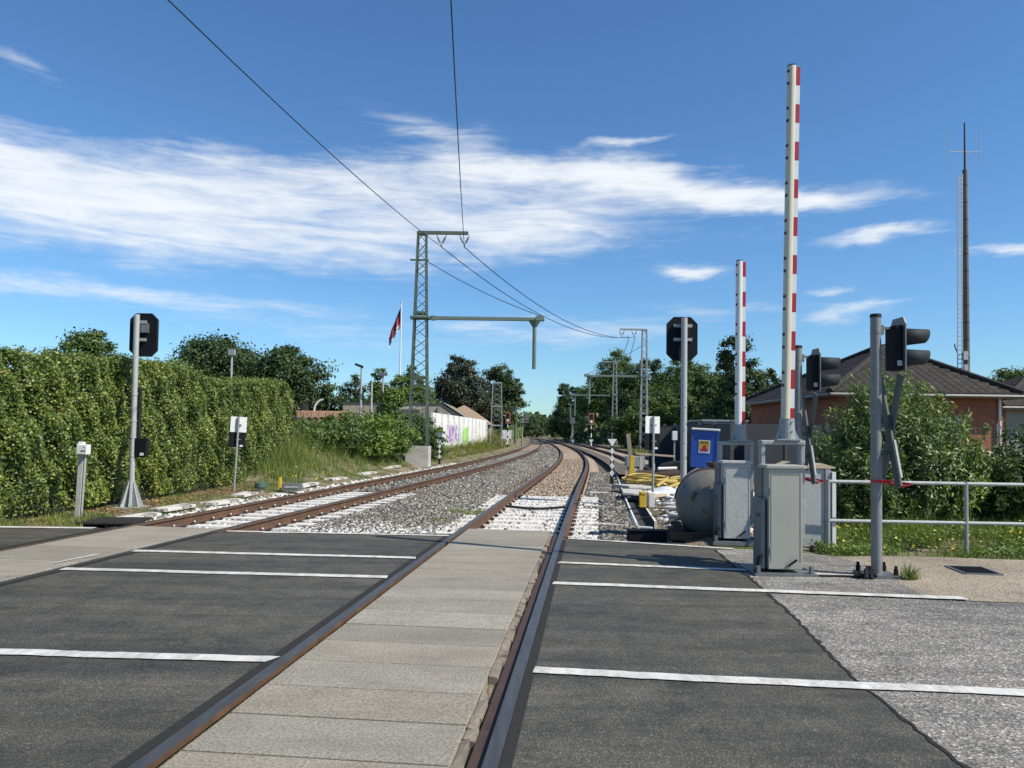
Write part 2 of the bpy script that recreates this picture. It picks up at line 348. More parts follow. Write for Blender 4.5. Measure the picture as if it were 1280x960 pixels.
M['stone_rusty'] = leafmat('rust_stained_stone', [(0.0, (0.06, 0.04, 0.028)), (0.5, (0.15, 0.105, 0.07)), (1.0, (0.27, 0.20, 0.14))], 0.9, 0.0, 0.2)
M['stone_white'] = leafmat('limewashed_stone', [(0.0, (0.40, 0.385, 0.35)), (0.4, (0.62, 0.605, 0.56)), (1.0, (0.76, 0.745, 0.70))], 0.85, 0.0, 0.2)
M['stone_tan'] = leafmat('rust_dusted_stone', [(0.0, (0.17, 0.13, 0.095)), (0.5, (0.32, 0.25, 0.18)), (1.0, (0.46, 0.38, 0.29))], 0.88, 0.0, 0.2)

def brickmat():
    m, nt, bs = newmat('red_brick')
    t = nt.nodes.new('ShaderNodeTexCoord')
    sx = nt.nodes.new('ShaderNodeSeparateXYZ'); nt.links.new(t.outputs['Object'], sx.inputs[0])
    ad = nt.nodes.new('ShaderNodeMath'); ad.operation = 'ADD'
    nt.links.new(sx.outputs[0], ad.inputs[0]); nt.links.new(sx.outputs[1], ad.inputs[1])
    cb = nt.nodes.new('ShaderNodeCombineXYZ')
    nt.links.new(ad.outputs[0], cb.inputs[0]); nt.links.new(sx.outputs[2], cb.inputs[1])
    b = nt.nodes.new('ShaderNodeTexBrick')
    b.inputs['Color1'].default_value = (0.36, 0.098, 0.044, 1); b.inputs['Color2'].default_value = (0.27, 0.070, 0.034, 1)
    b.inputs['Mortar'].default_value = (0.21, 0.145, 0.11, 1)
    b.inputs['Scale'].default_value = 1.0; b.inputs['Mortar Size'].default_value = 0.008
    b.inputs['Brick Width'].default_value = 0.25; b.inputs['Row Height'].default_value = 0.0833
    nt.links.new(cb.outputs[0], b.inputs['Vector'])
    nt.links.new(b.outputs['Color'], bs.inputs['Base Color'])
    bs.inputs['Roughness'].default_value = 0.85
    bump(nt, bs, b.outputs['Fac'], -0.4, 0.01)
    return m
M['brick'] = brickmat()

def graffitimat():
    """white corrugated boards with purple, grey and lime paint of the photo's patches (Y = along the wall)"""
    m, nt, bs = newmat('white_boards_with_graffiti')
    t = nt.nodes.new('ShaderNodeTexCoord')
    sx = nt.nodes.new('ShaderNodeSeparateXYZ'); nt.links.new(t.outputs['Object'], sx.inputs[0])
    def mth(op, a, b):
        n = nt.nodes.new('ShaderNodeMath'); n.operation = op
        for i, v in enumerate((a, b)):
            if isinstance(v, (int, float)): n.inputs[i].default_value = v
            else: nt.links.new(v, n.inputs[i])
        return n.outputs[0]
    w = mth('MULTIPLY', mth('SUBTRACT', noise(nt, 2.2, 6, 0.7), 0.5), 2.2)
    c = mixc(nt, ramp(nt, noise(nt, 3, 6, 0.6, stretch=(1, 1, 0.2)), [(0.4, (0, 0, 0)), (0.75, (1, 1, 1))]), (0.80, 0.80, 0.77), (0.60, 0.60, 0.57))
    def patch(y0, sy, z0, sz, colr, cur, hard=0.4):
        a = mth('ABSOLUTE', mth('DIVIDE', mth('SUBTRACT', mth('ADD', sx.outputs[1], w), y0), sy), 0)
        b = mth('ABSOLUTE', mth('DIVIDE', mth('SUBTRACT', mth('ADD', sx.outputs[2], mth('MULTIPLY', w, 0.3)), z0), sz), 0)
        k = mth('MAXIMUM', a, b)
        f = ramp(nt, k, [(0.75, (1, 1, 1)), (1.0, (0, 0, 0))])
        g = ramp(nt, noise(nt, 4.5, 3, 0.5, stretch=(1, 2.2, 0.5)), [(hard, (0, 0, 0)), (hard + 0.06, (1, 1, 1))])
        return mixc(nt, mixc(nt, 1.0, f, g, 'MULTIPLY'), cur, colr)
    c = patch(6.3, 2.3, 1.3, 0.55, (0.28, 0.13, 0.42), c, 0.42)
    c = patch(9.2, 1.0, 1.35, 0.60, (0.20, 0.20, 0.27), c, 0.50)
    c = patch(11.8, 1.6, 1.2, 0.62, (0.25, 0.62, 0.05), c, 0.36)
    c = patch(16.5, 2.6, 1.3, 0.60, (0.22, 0.16, 0.22), c, 0.58)
    nt.links.new(c, bs.inputs['Base Color']); bs.inputs['Roughness'].default_value = 0.7
    return m
M['graffiti'] = graffitimat()

# ------------------------------------------------------------------ object helpers
def tag(o, label=None, cat=None, group=None, kind=None):
    if label: o['label'] = label
    if cat: o['category'] = cat
    if group: o['group'] = group
    if kind: o['kind'] = kind
    return o

def thing(name, label, cat, loc=(0, 0, 0), rz=0.0, group=None):
    o = bpy.data.objects.new(name, None); col.objects.link(o)
    o.empty_display_size = 0.2
    o.location = loc; o.rotation_euler = (0, 0, rz)
    return tag(o, label, cat, group)

def copy_tree(o, parent=None):
    c = o.copy(); col.objects.link(c)
    if parent: c.parent = parent
    for ch in list(o.children): copy_tree(ch, c)
    return c

def link_mesh(name, me, mats, parent=None):
    o = bpy.data.objects.new(name, me); col.objects.link(o)
    for m in (mats if isinstance(mats, (list, tuple)) else [mats]): me.materials.append(M[m] if isinstance(m, str) else m)
    if parent: o.parent = parent
    return o

class MB:
    def __init__(s): s.v, s.f, s.m = [], [], []
    def add(s, vs, fs, mi=0):
        k = len(s.v); s.v += [tuple(v) for v in vs]
        for f in fs: s.f.append(tuple(i + k for i in f)); s.m.append(mi)
        return s
    def box(s, c, d, rot=None, mi=0, taper=1.0):
        x, y, z = (q / 2 for q in d)
        vs = [Vector((sx * x * (taper if sz > 0 else 1), sy * y * (taper if sz > 0 else 1), sz * z)) for sz in (-1, 1) for sy in (-1, 1) for sx in (-1, 1)]
        if rot:
            e = Matrix.Rotation(rot[2], 3, 'Z') @ Matrix.Rotation(rot[1], 3, 'Y') @ Matrix.Rotation(rot[0], 3, 'X')
            vs = [e @ v for v in vs]
        c = Vector(c)
        return s.add([v + c for v in vs], [(0, 2, 3, 1), (4, 5, 7, 6), (0, 1, 5, 4), (2, 6, 7, 3), (0, 4, 6, 2), (1, 3, 7, 5)], mi)
    def bar(s, a, b, w, h=None, mi=0, up=(0, 0, 1)):
        """rectangular bar from a to b"""
        a, b = Vector(a), Vector(b); h = h or w
        d = (b - a).normalized(); upv = Vector(up)
        if abs(d.dot(upv)) > 0.98: upv = Vector((0, 1, 0))
        x = d.cross(upv).normalized(); y = x.cross(d)
        vs = [p + x * i * w / 2 + y * j * h / 2 for p in (a, b) for i, j in ((-1, -1), (1, -1), (1, 1), (-1, 1))]
        return s.add(vs, [(0, 1, 2, 3), (7, 6, 5, 4), (0, 4, 5, 1), (1, 5, 6, 2), (2, 6, 7, 3), (3, 7, 4, 0)], mi)
    def cyl(s, a, b, r0, r1=None, n=14, mi=0, caps=True):
        return s.tube([a, b], [r0, r0 if r1 is None else r1], n, mi, caps)
    def tube(s, path, r, n=8, mi=0, caps=True):
        path = [Vector(p) for p in path]
        if not isinstance(r, (list, tuple)): r = [r] * len(path)
        k = len(s.v); vs = []; px = None
        for i, p in enumerate(path):
            d = (path[min(i + 1, len(path) - 1)] - path[max(i - 1, 0)]).normalized()
            if px is None:
                up = Vector((0, 0, 1)) if abs(d.z) < 0.9 else Vector((0, 1, 0))
                px = d.cross(up).normalized()
            else:
                px = (px - d * px.dot(d)).normalized()
            py = d.cross(px)
            vs += [p + (px * math.cos(2 * math.pi * j / n) + py * math.sin(2 * math.pi * j / n)) * r[i] for j in range(n)]
        fs = [(i * n + j, i * n + (j + 1) % n, (i + 1) * n + (j + 1) % n, (i + 1) * n + j) for i in range(len(path) - 1) for j in range(n)]
        if caps: fs += [tuple(range(n - 1, -1, -1)), tuple((len(path) - 1) * n + j for j in range(n))]
        return s.add(vs, fs, mi)
    def prism(s, poly, axis, a, b, mi=0):
        """2D polygon pushed along an axis; poly coordinates are the two other axes in xyz order"""
        def put(p, t): return {'x': (t, p[0], p[1]), 'y': (p[0], t, p[1]), 'z': (p[0], p[1], t)}[axis]
        n = len(poly)
        vs = [put(p, a) for p in poly] + [put(p, b) for p in poly]
        fs = [tuple(range(n)), tuple(range(2 * n - 1, n - 1, -1))] + [(i, i + n, (i + 1) % n + n, (i + 1) % n) for i in range(n)]
        return s.add(vs, fs, mi)
    def quad(s, a, b, c, d, mi=0): return s.add([a, b, c, d], [(0, 1, 2, 3)], mi)
    def build(s, name, mats, parent=None, smooth=False, bevel=0.0, fix=True, label=None):
        me = bpy.data.meshes.new(name)
        me.from_pydata(s.v, [], s.f)
        o = link_mesh(name, me, mats, parent)
        me.polygons.foreach_set('material_index', s.m)
        if fix:
            import bmesh
            bm = bmesh.new(); bm.from_mesh(me); bmesh.ops.recalc_face_normals(bm, faces=bm.faces); bm.to_mesh(me); bm.free()
        if smooth:
            me.polygons.foreach_set('use_smooth', [True] * len(me.polygons))
            try: me.set_sharp_from_angle(angle=R(40))
            except Exception: pass
        if bevel:
            b = o.modifiers.new('bevel', 'BEVEL'); b.width = bevel; b.segments = 2; b.limit_method = 'ANGLE'
        me.update()
        if label: o['label'] = label
        return o

def np_mesh(name, verts, faces, mats, parent=None, smooth=False):
    """verts (N,3), faces (F,k) all of one size"""
    me = bpy.data.meshes.new(name)
    verts = np.asarray(verts, np.float32); faces = np.asarray(faces, np.int32)
    F, k = faces.shape
    me.vertices.add(len(verts)); me.vertices.foreach_set('co', verts.ravel())
    me.loops.add(F * k); me.loops.foreach_set('vertex_index', faces.ravel())
    me.polygons.add(F)
    me.polygons.foreach_set('loop_start', np.arange(0, F * k, k, dtype=np.int32))
    me.polygons.foreach_set('loop_total', np.full(F, k, np.int32))
    me.update(calc_edges=True)
    if smooth: me.polygons.foreach_set('use_smooth', np.ones(F, bool))
    return link_mesh(name, me, mats, parent)

def unit(a): return a / np.maximum(np.linalg.norm(a, axis=1, keepdims=True), 1e-6)

def leaves(name, pts, size, mat, parent=None, normal=None, nrand=0.8, aspect=0.6, droop=0.0):
    """one four-cornered leaf, folded a little along its middle, at every point"""
    n = len(pts)
    nr = rng.normal(size=(n, 3))
    if normal is not None: nr = unit(nr) * nrand + normal
    nr = unit(nr)
    t = rng.normal(size=(n, 3)); t[:, 2] -= droop
    t = unit(t - nr * (t * nr).sum(1, keepdims=True))
    b = np.cross(nr, t)
    L = (size * rng.uniform(0.6, 1.35, n))[:, None]
    W = L * aspect
    v = np.empty((n, 4, 3))
    v[:, 0] = pts - t * L * 0.5
    v[:, 1] = pts + b * W * 0.5 + nr * L * 0.10
    v[:, 2] = pts + t * L * 0.5
    v[:, 3] = pts - b * W * 0.5 + nr * L * 0.10
    f = np.arange(n * 4).reshape(n, 4)
    return np_mesh(name, v.reshape(-1, 3), f, mat, parent)

def blades(name, pts, h, w, mat, parent=None, lean=0.35):
    n = len(pts)
    ang = rng.uniform(0, 2 * math.pi, n)
    d = np.stack([np.cos(ang), np.sin(ang), np.zeros(n)], 1)
    ln = rng.normal(size=(n, 3)) * lean; ln[:, 2] = 1; ln = unit(ln)
    H = (h * rng.uniform(0.45, 1.3, n))[:, None]
    v = np.empty((n, 3, 3))
    v[:, 0] = pts - d * w / 2; v[:, 1] = pts + d * w / 2; v[:, 2] = pts + ln * H
    return np_mesh(name, v.reshape(-1, 3), np.arange(n * 3).reshape(n, 3), mat, parent)

def stones(name, pts, size, mat, parent=None, flat=0.65):
    n = len(pts)
    cube = np.array([(x, y, z) for z in (-1, 1) for y in (-1, 1) for x in (-1, 1)], float) * 0.5
    v = cube[None] + rng.uniform(-0.2, 0.2, (n, 8, 3))
    s = size * rng.uniform(0.55, 1.35, (n, 1, 1)) * np.stack([np.ones(n), rng.uniform(0.6, 1, n), np.full(n, flat)], 1)[:, None, :]
    v = v * s
    a = rng.uniform(0, 2 * math.pi, n); c, si = np.cos(a)[:, None], np.sin(a)[:, None]
    x = v[..., 0] * c - v[..., 1] * si; y = v[..., 0] * si + v[..., 1] * c
    tl = rng.normal(0, 0.45, (n, 1)); tl2 = rng.normal(0, 0.45, (n, 1))
    z = v[..., 2] + x * tl * 0.6 + y * tl2 * 0.6
    v = np.stack([x, y, z], 2) + pts[:, None, :]
    f0 = np.array([(0, 2, 3, 1), (4, 5, 7, 6), (0, 1, 5, 4), (2, 6, 7, 3), (0, 4, 6, 2), (1, 3, 7, 5)])
    f = (f0[None] + (np.arange(n) * 8)[:, None, None]).reshape(-1, 4)
    return np_mesh(name, v.reshape(-1, 3), f, mat, parent)

# ------------------------------------------------------------------ track alignments (metres; Y runs down the line)
def line(knots):
    k = np.array(knots, float)
    yy = np.arange(-40, 320, 0.5)
    xx = np.interp(yy, k[:, 0], k[:, 1])
    lo = yy < k[0, 0]; xx[lo] = k[0, 1] + (yy[lo] - k[0, 0]) * (k[1, 1] - k[0, 1]) / (k[1, 0] - k[0, 0])
    g = np.exp(-0.5 * (np.arange(-30, 31) * 0.5 / 4.5) ** 2); g /= g.sum()
    pad = np.concatenate([xx[0] + (xx[1] - xx[0]) * np.arange(-30, 0), xx, xx[-1] + (xx[-1] - xx[-2]) * np.arange(1, 31)])
    return yy, np.convolve(pad, g, 'valid')
_main = line([(-10, -2.23), (3.4, -0.835), (11.6, 0.015), (15.65, 0.46), (18.9, 0.82), (23.9, 1.40), (32.9, 2.48), (39.9, 3.17), (50.1, 4.02), (63.4, 4.85), (84, 5.65), (105, 6.1), (150, 6.4), (200, 6.0), (320, 2)])
_left = line([(-10, -7.6), (3, -6.05), (7.1, -5.52), (11.3, -4.95), (14.9, -4.42), (20.6, -3.60), (25.7, -2.85), (36, -1.42), (55, 0.45), (72, 1.70), (91, 2.80), (130, 4.3), (170, 5.4), (220, 5.4), (320, 2)])
_side = line([(26, 5.65), (35, 6.40), (47, 7.15), (70, 8.0), (100, 8.75), (140, 9.2), (200, 9.2), (320, 6)])
def cx(tr, y): return np.interp(y, tr[0], tr[1])
def sl(tr, y): return (cx(tr, y + 0.5) - cx(tr, y - 0.5))
def off(tr, y, d, z=0.0):
    """point at lateral distance d (right positive) from a track's centre line"""
    s_ = sl(tr, y); n = math.hypot(1, s_)
    return (float(cx(tr, y) + d / n), float(y - d * s_ / n), z)

def gh(x, y):
    """height of the ground"""
    x = np.asarray(x, float); y = np.asarray(y, float)
    def ss(a, b, v):
        t = np.clip((v - a) / (b - a), 0, 1); return t * t * (3 - 2 * t)
    dl = cx(_left, y) - x                                     # distance to the left of the left track
    z = np.full(x.shape, -0.22) + 0.0 * x
    z = np.where(y < 11.0, -0.06, z)
    verge = ss(1.35, 2.0, dl) * ss(10.9, 11.3, y) * 0.18       # level verge beside the hedge
    bank = ss(1.9, 4.6, dl) * ss(18.5, 25, y) * 1.15           # bank up to the yard
    z = z + verge + bank
    dr = x - cx(_main, y)
    z = z + ss(2.36, 3.0, dr) * ss(10.3, 11.2, y) * 0.20
    return z

# ------------------------------------------------------------------ setting: ground
def grid_mesh(name, xs, ys, zf, mat):
    X, Y = np.meshgrid(xs, ys)
    Z = zf(X, Y)
    v = np.stack([X.ravel(), Y.ravel(), Z.ravel()], 1)
    ny, nx = X.shape
    i = np.arange(nx - 1)[None, :] + np.arange(ny - 1)[:, None] * nx
    f = np.stack([i, i + 1, i + nx + 1, i + nx], 2).reshape(-1, 4)
    return np_mesh(name, v, f, mat, smooth=True)
xs = np.concatenate([-np.geomspace(1500, 31, 12), np.arange(-30, 30.1, 0.4), np.geomspace(31, 1500, 12)])
ys = np.concatenate([-np.geomspace(300, 21, 6), np.arange(-20, 90.1, 0.4), np.geomspace(92, 2500, 16)])
ground = tag(grid_mesh('ground', xs, ys, gh, 'dirt'), 'dry earth and thin grass around the crossing', kind='structure')

def sheet(name, polys, mat, z, kind='structure'):
    mb = MB()
    for p in polys: mb.add([(q[0], q[1], z if len(q) < 3 else q[2]) for q in p], [tuple(range(len(p)))])
    o = mb.build(name, mat); tag(o, kind=kind)
    return o

def strip(tr, ys_, d0, d1, z):
    """quads along a track between two lateral distances"""
    out = []
    for a, b in zip(ys_[:-1], ys_[1:]):
        out.append([off(tr, a, d0, z), off(tr, a, d1, z), off(tr, b, d1, z), off(tr, b, d0, z)])
    return out
def strip_obj(name, tr, ys_, d0, d1, z, mat): return sheet(name, strip(tr, ys_, d0, d1, z), mat, z)

yr = np.concatenate([np.arange(-14, 11.01, 0.5)])
def edge(tr, y, d, z=0.0): return off(tr, y, d, z)
RG = 0.7175                                                  # half gauge (inner rail face)
HEAD = 0.072
# the road is three asphalt fields between and beside the rails
FAR_L, FAR_R = 11.22, 10.82
fieldL = [edge(_left, y, -RG - HEAD - 0.002) for y in yr if y < FAR_L] + [(-6.05, FAR_L, 0), (-40, 11.6, 0), (-40, -14, 0)]
fieldM = [edge(_left, y, RG + HEAD + 0.002) for y in yr] + [edge(_main, y, -RG - HEAD - 0.002) for y in yr[::-1]]
fieldR = [edge(_main, y, RG + HEAD + 0.002) for y in yr if y < 10.75] + [(0.85, FAR_R, 0), (2.95, 10.02, 0), (2.62, 9.9, 0), (2.42, 7.3, 0), (2.30, 6.2, 0), (2.10, 4.71, 0), (2.04, 3.49, 0), (1.95, 0, 0), (1.7, -14, 0)]
def quadstrip(name, a, b, mat, z):
    mb = MB(); n = len(a)
    mb.add([(p[0], p[1], z) for p in a] + [(p[0], p[1], z) for p in b], [(i, n + i, n + i + 1, i + 1) for i in range(n - 1)])
    o = mb.build(name, mat); tag(o, kind='structure'); return o
sheet('road', [fieldL[::-1], [(p[0], p[1]) for p in fieldR[::-1]]], 'asphalt', 0.0)
quadstrip('road', [edge(_left, y, RG + HEAD + 0.002) for y in yr], [edge(_main, y, -RG - HEAD - 0.002) for y in yr], 'asphalt', 0.0)
# old grey asphalt right of the patched edge
seam = [(1.7, -14), (1.95, 0), (2.04, 3.49), (2.10, 4.71), (2.30, 6.2), (2.42, 7.3), (2.62, 9.9)]
random.seed(3)
wav = []
for a, b in zip(seam[:-1], seam[1:]):
    n = max(2, int(abs(b[1] - a[1]) / 0.07))
    for i in range(n):
        t = i / n; wav.append((a[0] + (b[0] - a[0]) * t + random.gauss(0, 0.008), a[1] + (b[1] - a[1]) * t))
wav.append(seam[-1])
old = [(p[0] + 0.01, p[1]) for p in wav if p[1] < 7.05] + [(2.41, 7.24), (4.2, 7.0), (9, 6.45), (40, 3.0), (40, -14)]
sheet('old_road', [old[::-1]], 'asphalt_old', -0.001)
apron = [(2.41, 7.30), (2.62, 9.9), (2.95, 10.02), (3.5, 9.92), (4.02, 9.5), (4.12, 8.7), (3.85, 7.1)]
sheet('pavement', [apron], 'asphalt_old', -0.002)
path = [(3.85, 7.09), (4.12, 8.7), (4.02, 9.52), (5.0, 9.62), (6.4, 9.42), (9, 9.15), (40, 6.5), (40, 3.02), (9, 6.48), (4.2, 7.04)]
sheet('footpath', [path], 'sandpath', -0.003)
# bitumen seam
mb = MB(); n = len(wav)
wd = [0.008 + 0.016 * random.random() ** 2 for _ in wav]
mb.add([(p[0] - w_, p[1], 0.004) for p, w_ in zip(wav, wd)] + [(p[0] + w_, p[1], 0.004) for p, w_ in zip(wav, wd)], [(i, i + n, i + n + 1, i + 1) for i in range(n - 1)])
tag(mb.build('road_seam', 'bitumen'), kind='structure')
# dark bitumen border outside the rails
for tr, d0, d1, y1 in ((_main, RG + HEAD + 0.003, RG + HEAD + 0.06, 10.7), (_main, -RG - HEAD - 0.07, -RG - HEAD - 0.003, 10.9), (_left, RG + HEAD + 0.003, RG + HEAD + 0.09, 11.0), (_left, -RG - HEAD - 0.09, -RG - HEAD - 0.003, 11.2)):
    yy = np.append(np.arange(-14, y1, 0.5), y1)
    strip_obj('rail_border', tr, yy, d0, d1, 0.004, 'bitumen')

# white road markings
mk = MB()
mrs = random.Random(2)
def mark(a, b, w):
    # hand-laid thermoplastic: the edges wander by some millimetres
    a, b = Vector((*a, 0)), Vector((*b, 0)); d = (b - a).normalized(); nrm = Vector((-d.y, d.x, 0)) * w / 2
    n = max(4, int((b - a).length / 0.06)); lo = []; hi = []; wob = 0.0
    for i in range(n + 1):
        p = a.lerp(b, i / n); wob = 0.9 * wob + mrs.gauss(0, 0.0022)
        for lst, s_ in ((lo, -1), (hi, 1)):
            q = p + nrm * s_ * (1 + mrs.gauss(0, 0.035)) + nrm.normalized() * wob + d * (mrs.gauss(0, 0.012) if i in (0, n) else 0)
            lst.append((q.x, q.y, 0.009))
    mk.add(lo + hi, [(i, i + 1, n + 2 + i, n + 1 + i) for i in range(n)])
mark((0.15, 4.80), (6.5, 4.12), 0.125); mark((-5.05, 5.10), (-1.49, 4.94), 0.125)
mark((-4.58, 7.93), (-1.22, 7.74), 0.13); mark((-4.45, 9.15), (-1.08, 8.92), 0.13); mark((-4.02, 11.0), (-0.86, 10.83), 0.10)
mark((-12, 11.03), (-5.97, 11.12), 0.15)
mark((0.44, 7.55), (4.18, 7.10), 0.13); mark((0.57, 8.74), (2.66, 8.40), 0.11); mark((3.18, 8.26), (3.70, 8.15), 0.10); mark((0.81, 10.74), (2.88, 9.97), 0.09)
mark((-4.86, 8.25), (-4.72, 8.85), 0.05)
tag(mk.build('road_markings', 'mark'), kind='structure')

# crossing panels between the rails
def panelmat():
    m, nt, bs = newmat('crossing_panel_concrete')
    g = nt.nodes.new('ShaderNodeNewGeometry')
    c = ramp(nt, g.outputs['Random Per Island'], [(0.0, (0.235, 0.218, 0.183)), (0.35, (0.305, 0.285, 0.242)), (0.7, (0.27, 0.247, 0.202)), (1.0, (0.32, 0.302, 0.26))])
    k = ramp(nt, noise(nt, 62, 4, 0.8), [(0.38, (0.62, 0.61, 0.59)), (0.5, (1, 1, 1)), (0.63, (1.42, 1.41, 1.38))])
    c = mixc(nt, 1.0, c, k, 'MULTIPLY')
    k = ramp(nt, noise(nt, 1.4, 7, 0.65, stretch=(1, 2.5, 1)), [(0.3, (0.78, 0.76, 0.72)), (0.7, (1.1, 1.09, 1.05))])
    c = mixc(nt, 1.0, c, k, 'MULTIPLY')
    k = ramp(nt, noise(nt, 2.6, 9, 0.72), [(0.60, (1, 1, 1)), (0.70, (0.72, 0.69, 0.64)), (0.80, (0.5, 0.47, 0.43))])
    c = mixc(nt, 0.8, c, k, 'MULTIPLY')
    k = ramp(nt, noise(nt, 9.0, 8, 0.75), [(0.66, (1, 1, 1)), (0.72, (0.62, 0.58, 0.52))])
    c = mixc(nt, 0.8, c, k, 'MULTIPLY')
    nt.links.new(c, bs.inputs['Base Color']); bs.inputs['Roughness'].default_value = 0.88
    bump(nt, bs, noise(nt, 110, 3), 0.35, 0.004)
    return m
M['panel'] = panelmat()
def panels(name, tr, y0, y1, d0, d1, step, label):
    o = MB(); y = y0
    while y < y1 - 0.05:
        b = min(y + step * (1.0 + 0.05 * math.sin(y * 9)), y1)
        zt = 0.002 + 0.0015 * math.sin(y * 37)
        g = 0.007
        top = [off(tr, y + g, d0, zt), off(tr, y + g, d1, zt), off(tr, b - g, d1, zt), off(tr, b - g, d0, zt)]
        bot = [(p[0], p[1], -0.12) for p in top]
        o.add(top + bot, [(0, 1, 2, 3), (7, 6, 5, 4), (0, 4, 5, 1), (1, 5, 6, 2), (2, 6, 7, 3), (3, 7, 4, 0)])
        y = b
    ob = o.build(name, 'panel', bevel=0.004); tag(ob, label, kind='structure')
panels('crossing_panels', _main, -13, 11.62, -RG + 0.055, RG - 0.145, 0.47, 'pale concrete panels between the near rails')
panels('crossing_panels', _left, -13, 11.40, -RG + 0.06, RG - 0.06, 0.9, 'pale concrete panels between the left rails')
strip_obj('flangeway', _main, np.arange(-14, 11.6, 0.5), -RG - 0.001, -RG + 0.055, -0.045, 'rust_dark')
strip_obj('flangeway', _main, np.arange(-14, 11.6, 0.5), RG - 0.075, RG + 0.001, -0.030, 'rust_dark')
strip_obj('flangeway', _left, np.arange(-14, 11.6, 0.5), -RG - 0.001, -RG + 0.06, -0.045, 'rust_dark')
strip_obj('flangeway', _left, np.arange(-14, 11.6, 0.5), RG - 0.06, RG + 0.001, -0.045, 'rust_dark')
# broken filler along the right rail
random.seed(5)
fl = MB()
y = -13.0
while y < 11.4:
    L = random.uniform(0.05, 0.30)
    w0, w1 = RG - 0.140, RG - 0.078 - random.uniform(0, 0.025)
    if random.random() < 0.88:
        a = [off(_main, y + 0.004, w0, -0.004 - random.uniform(0, 0.02)), off(_main, y + random.uniform(-0.01, 0.02), w1, -0.012 - random.uniform(0, 0.03)), off(_main, y + L, w1 - random.uniform(0, 0.015), -0.008 - random.uniform(0, 0.03)), off(_main, y + L - 0.004, w0, -0.003 - random.uniform(0, 0.02))]
        fl.add(a + [(p[0], p[1], -0.1) for p in a], [(0, 1, 2, 3), (0, 4, 5, 1), (1, 5, 6, 2), (2, 6, 7, 3), (3, 7, 4, 0)])
    y += L
M['filler'] = paint('crumbling_filler', (0.25, 0.215, 0.165), (0.15, 0.125, 0.10), 14, 0.95, bmp=0.5, bscale=50, dirt=(0.09, 0.08, 0.07), dscale=6)
tag(fl.build('rail_filler', 'filler'), kind='structure')

# ------------------------------------------------------------------ track beds
def bed(name, tr, y0, y1, half, mat, z, step=1.0):
    yy = np.append(np.arange(y0, y1, step), y1)
    return strip_obj(name, tr, yy, -half, half, z, mat)
# one broad ballast field under both running lines, then tan dusting along the near track
tag(quadstrip('ballast_bed', [off(_left, y, -1.95) for y in np.arange(11.0, 200, 1.0)], [off(_main, y, 2.0) for y in np.arange(11.0, 200, 1.0)], 'ballast', -0.205), kind='structure')
bed('ballast_bed', _main, 20.0, 110, 1.28, 'ballast_tan', -0.200)
for d_ in (-1.08, 1.08): strip_obj('ballast_bed', _main, np.arange(20.0, 100, 1.0), d_ - 0.2, d_ + 0.2, -0.174, 'sleeper_tan')
bed('limewashed_bed', _main, 11.4, 20.0, 1.31, 'lime', -0.184)
strip_obj('limewashed_bed', _left, np.arange(12.5, 38, 0.5), -2.0, -1.25, -0.190, 'lime')
bed('ballast_bed', _side, 27.5, 180, 1.9, 'ballast', -0.012 + 0.02)

# ------------------------------------------------------------------ rails and sleepers
PROF = [(-0.036, 0.0), (0.036, 0.0), (0.036, -0.035), (0.010, -0.048), (0.010, -0.135), (0.070, -0.150), (0.070, -0.165), (-0.070, -0.165), (-0.070, -0.150), (-0.010, -0.135), (-0.010, -0.048), (-0.036, -0.035)]
def rail(tr, d, y0, y1, parent, dz=0.0, step=0.75):
    yy = np.append(np.arange(y0, y1, step), y1)
    mb = MB(); n = len(PROF); vs = []
    for y in yy:
        for (u, w) in PROF: vs.append(off(tr, y, d + u, w + 0.003 + dz))
    for i in range(len(yy) - 1):
        for j in range(n):
            k = (j + 1) % n
            mb.m.append(0 if j == 0 else 1)
            mb.f.append((i * n + j, i * n + k, (i + 1) * n + k, (i + 1) * n + j))
    mb.v = vs
    mb.f += [tuple(range(n)), tuple((len(yy) - 1) * n + j for j in range(n - 1, -1, -1))]; mb.m += [1, 1]
    return mb.build('rail', ['railtop', 'rust'], parent)

def sleeper_mesh(mat):
    mb = MB()
    pr = [(-0.15, -0.10), (0.15, -0.10), (0.125, 0.0), (-0.125, 0.0)]
    mb.prism(pr, 'x', -1.30, 1.30, 0)
    for sx in (-1, 1):
        x = sx * (RG + 0.036)
        mb.box((x, 0, 0.006), (0.17, 0.16, 0.012), mi=1)
        for e in (-1, 1):
            mb.box((x + e * 0.105, 0, 0.020), (0.06, 0.05, 0.05), mi=1); mb.box((x + e * 0.100, 0, 0.014), (0.055, 0.14, 0.028), mi=1)
            mb.cyl((x + e * 0.118, 0, 0.03), (x + e * 0.118, 0, 0.070), 0.017, 0.014, 7, mi=2)
    return mb.build('sleeper', [mat, 'rust_dark', 'conc_white' if mat == 'conc_white' else 'rust'])

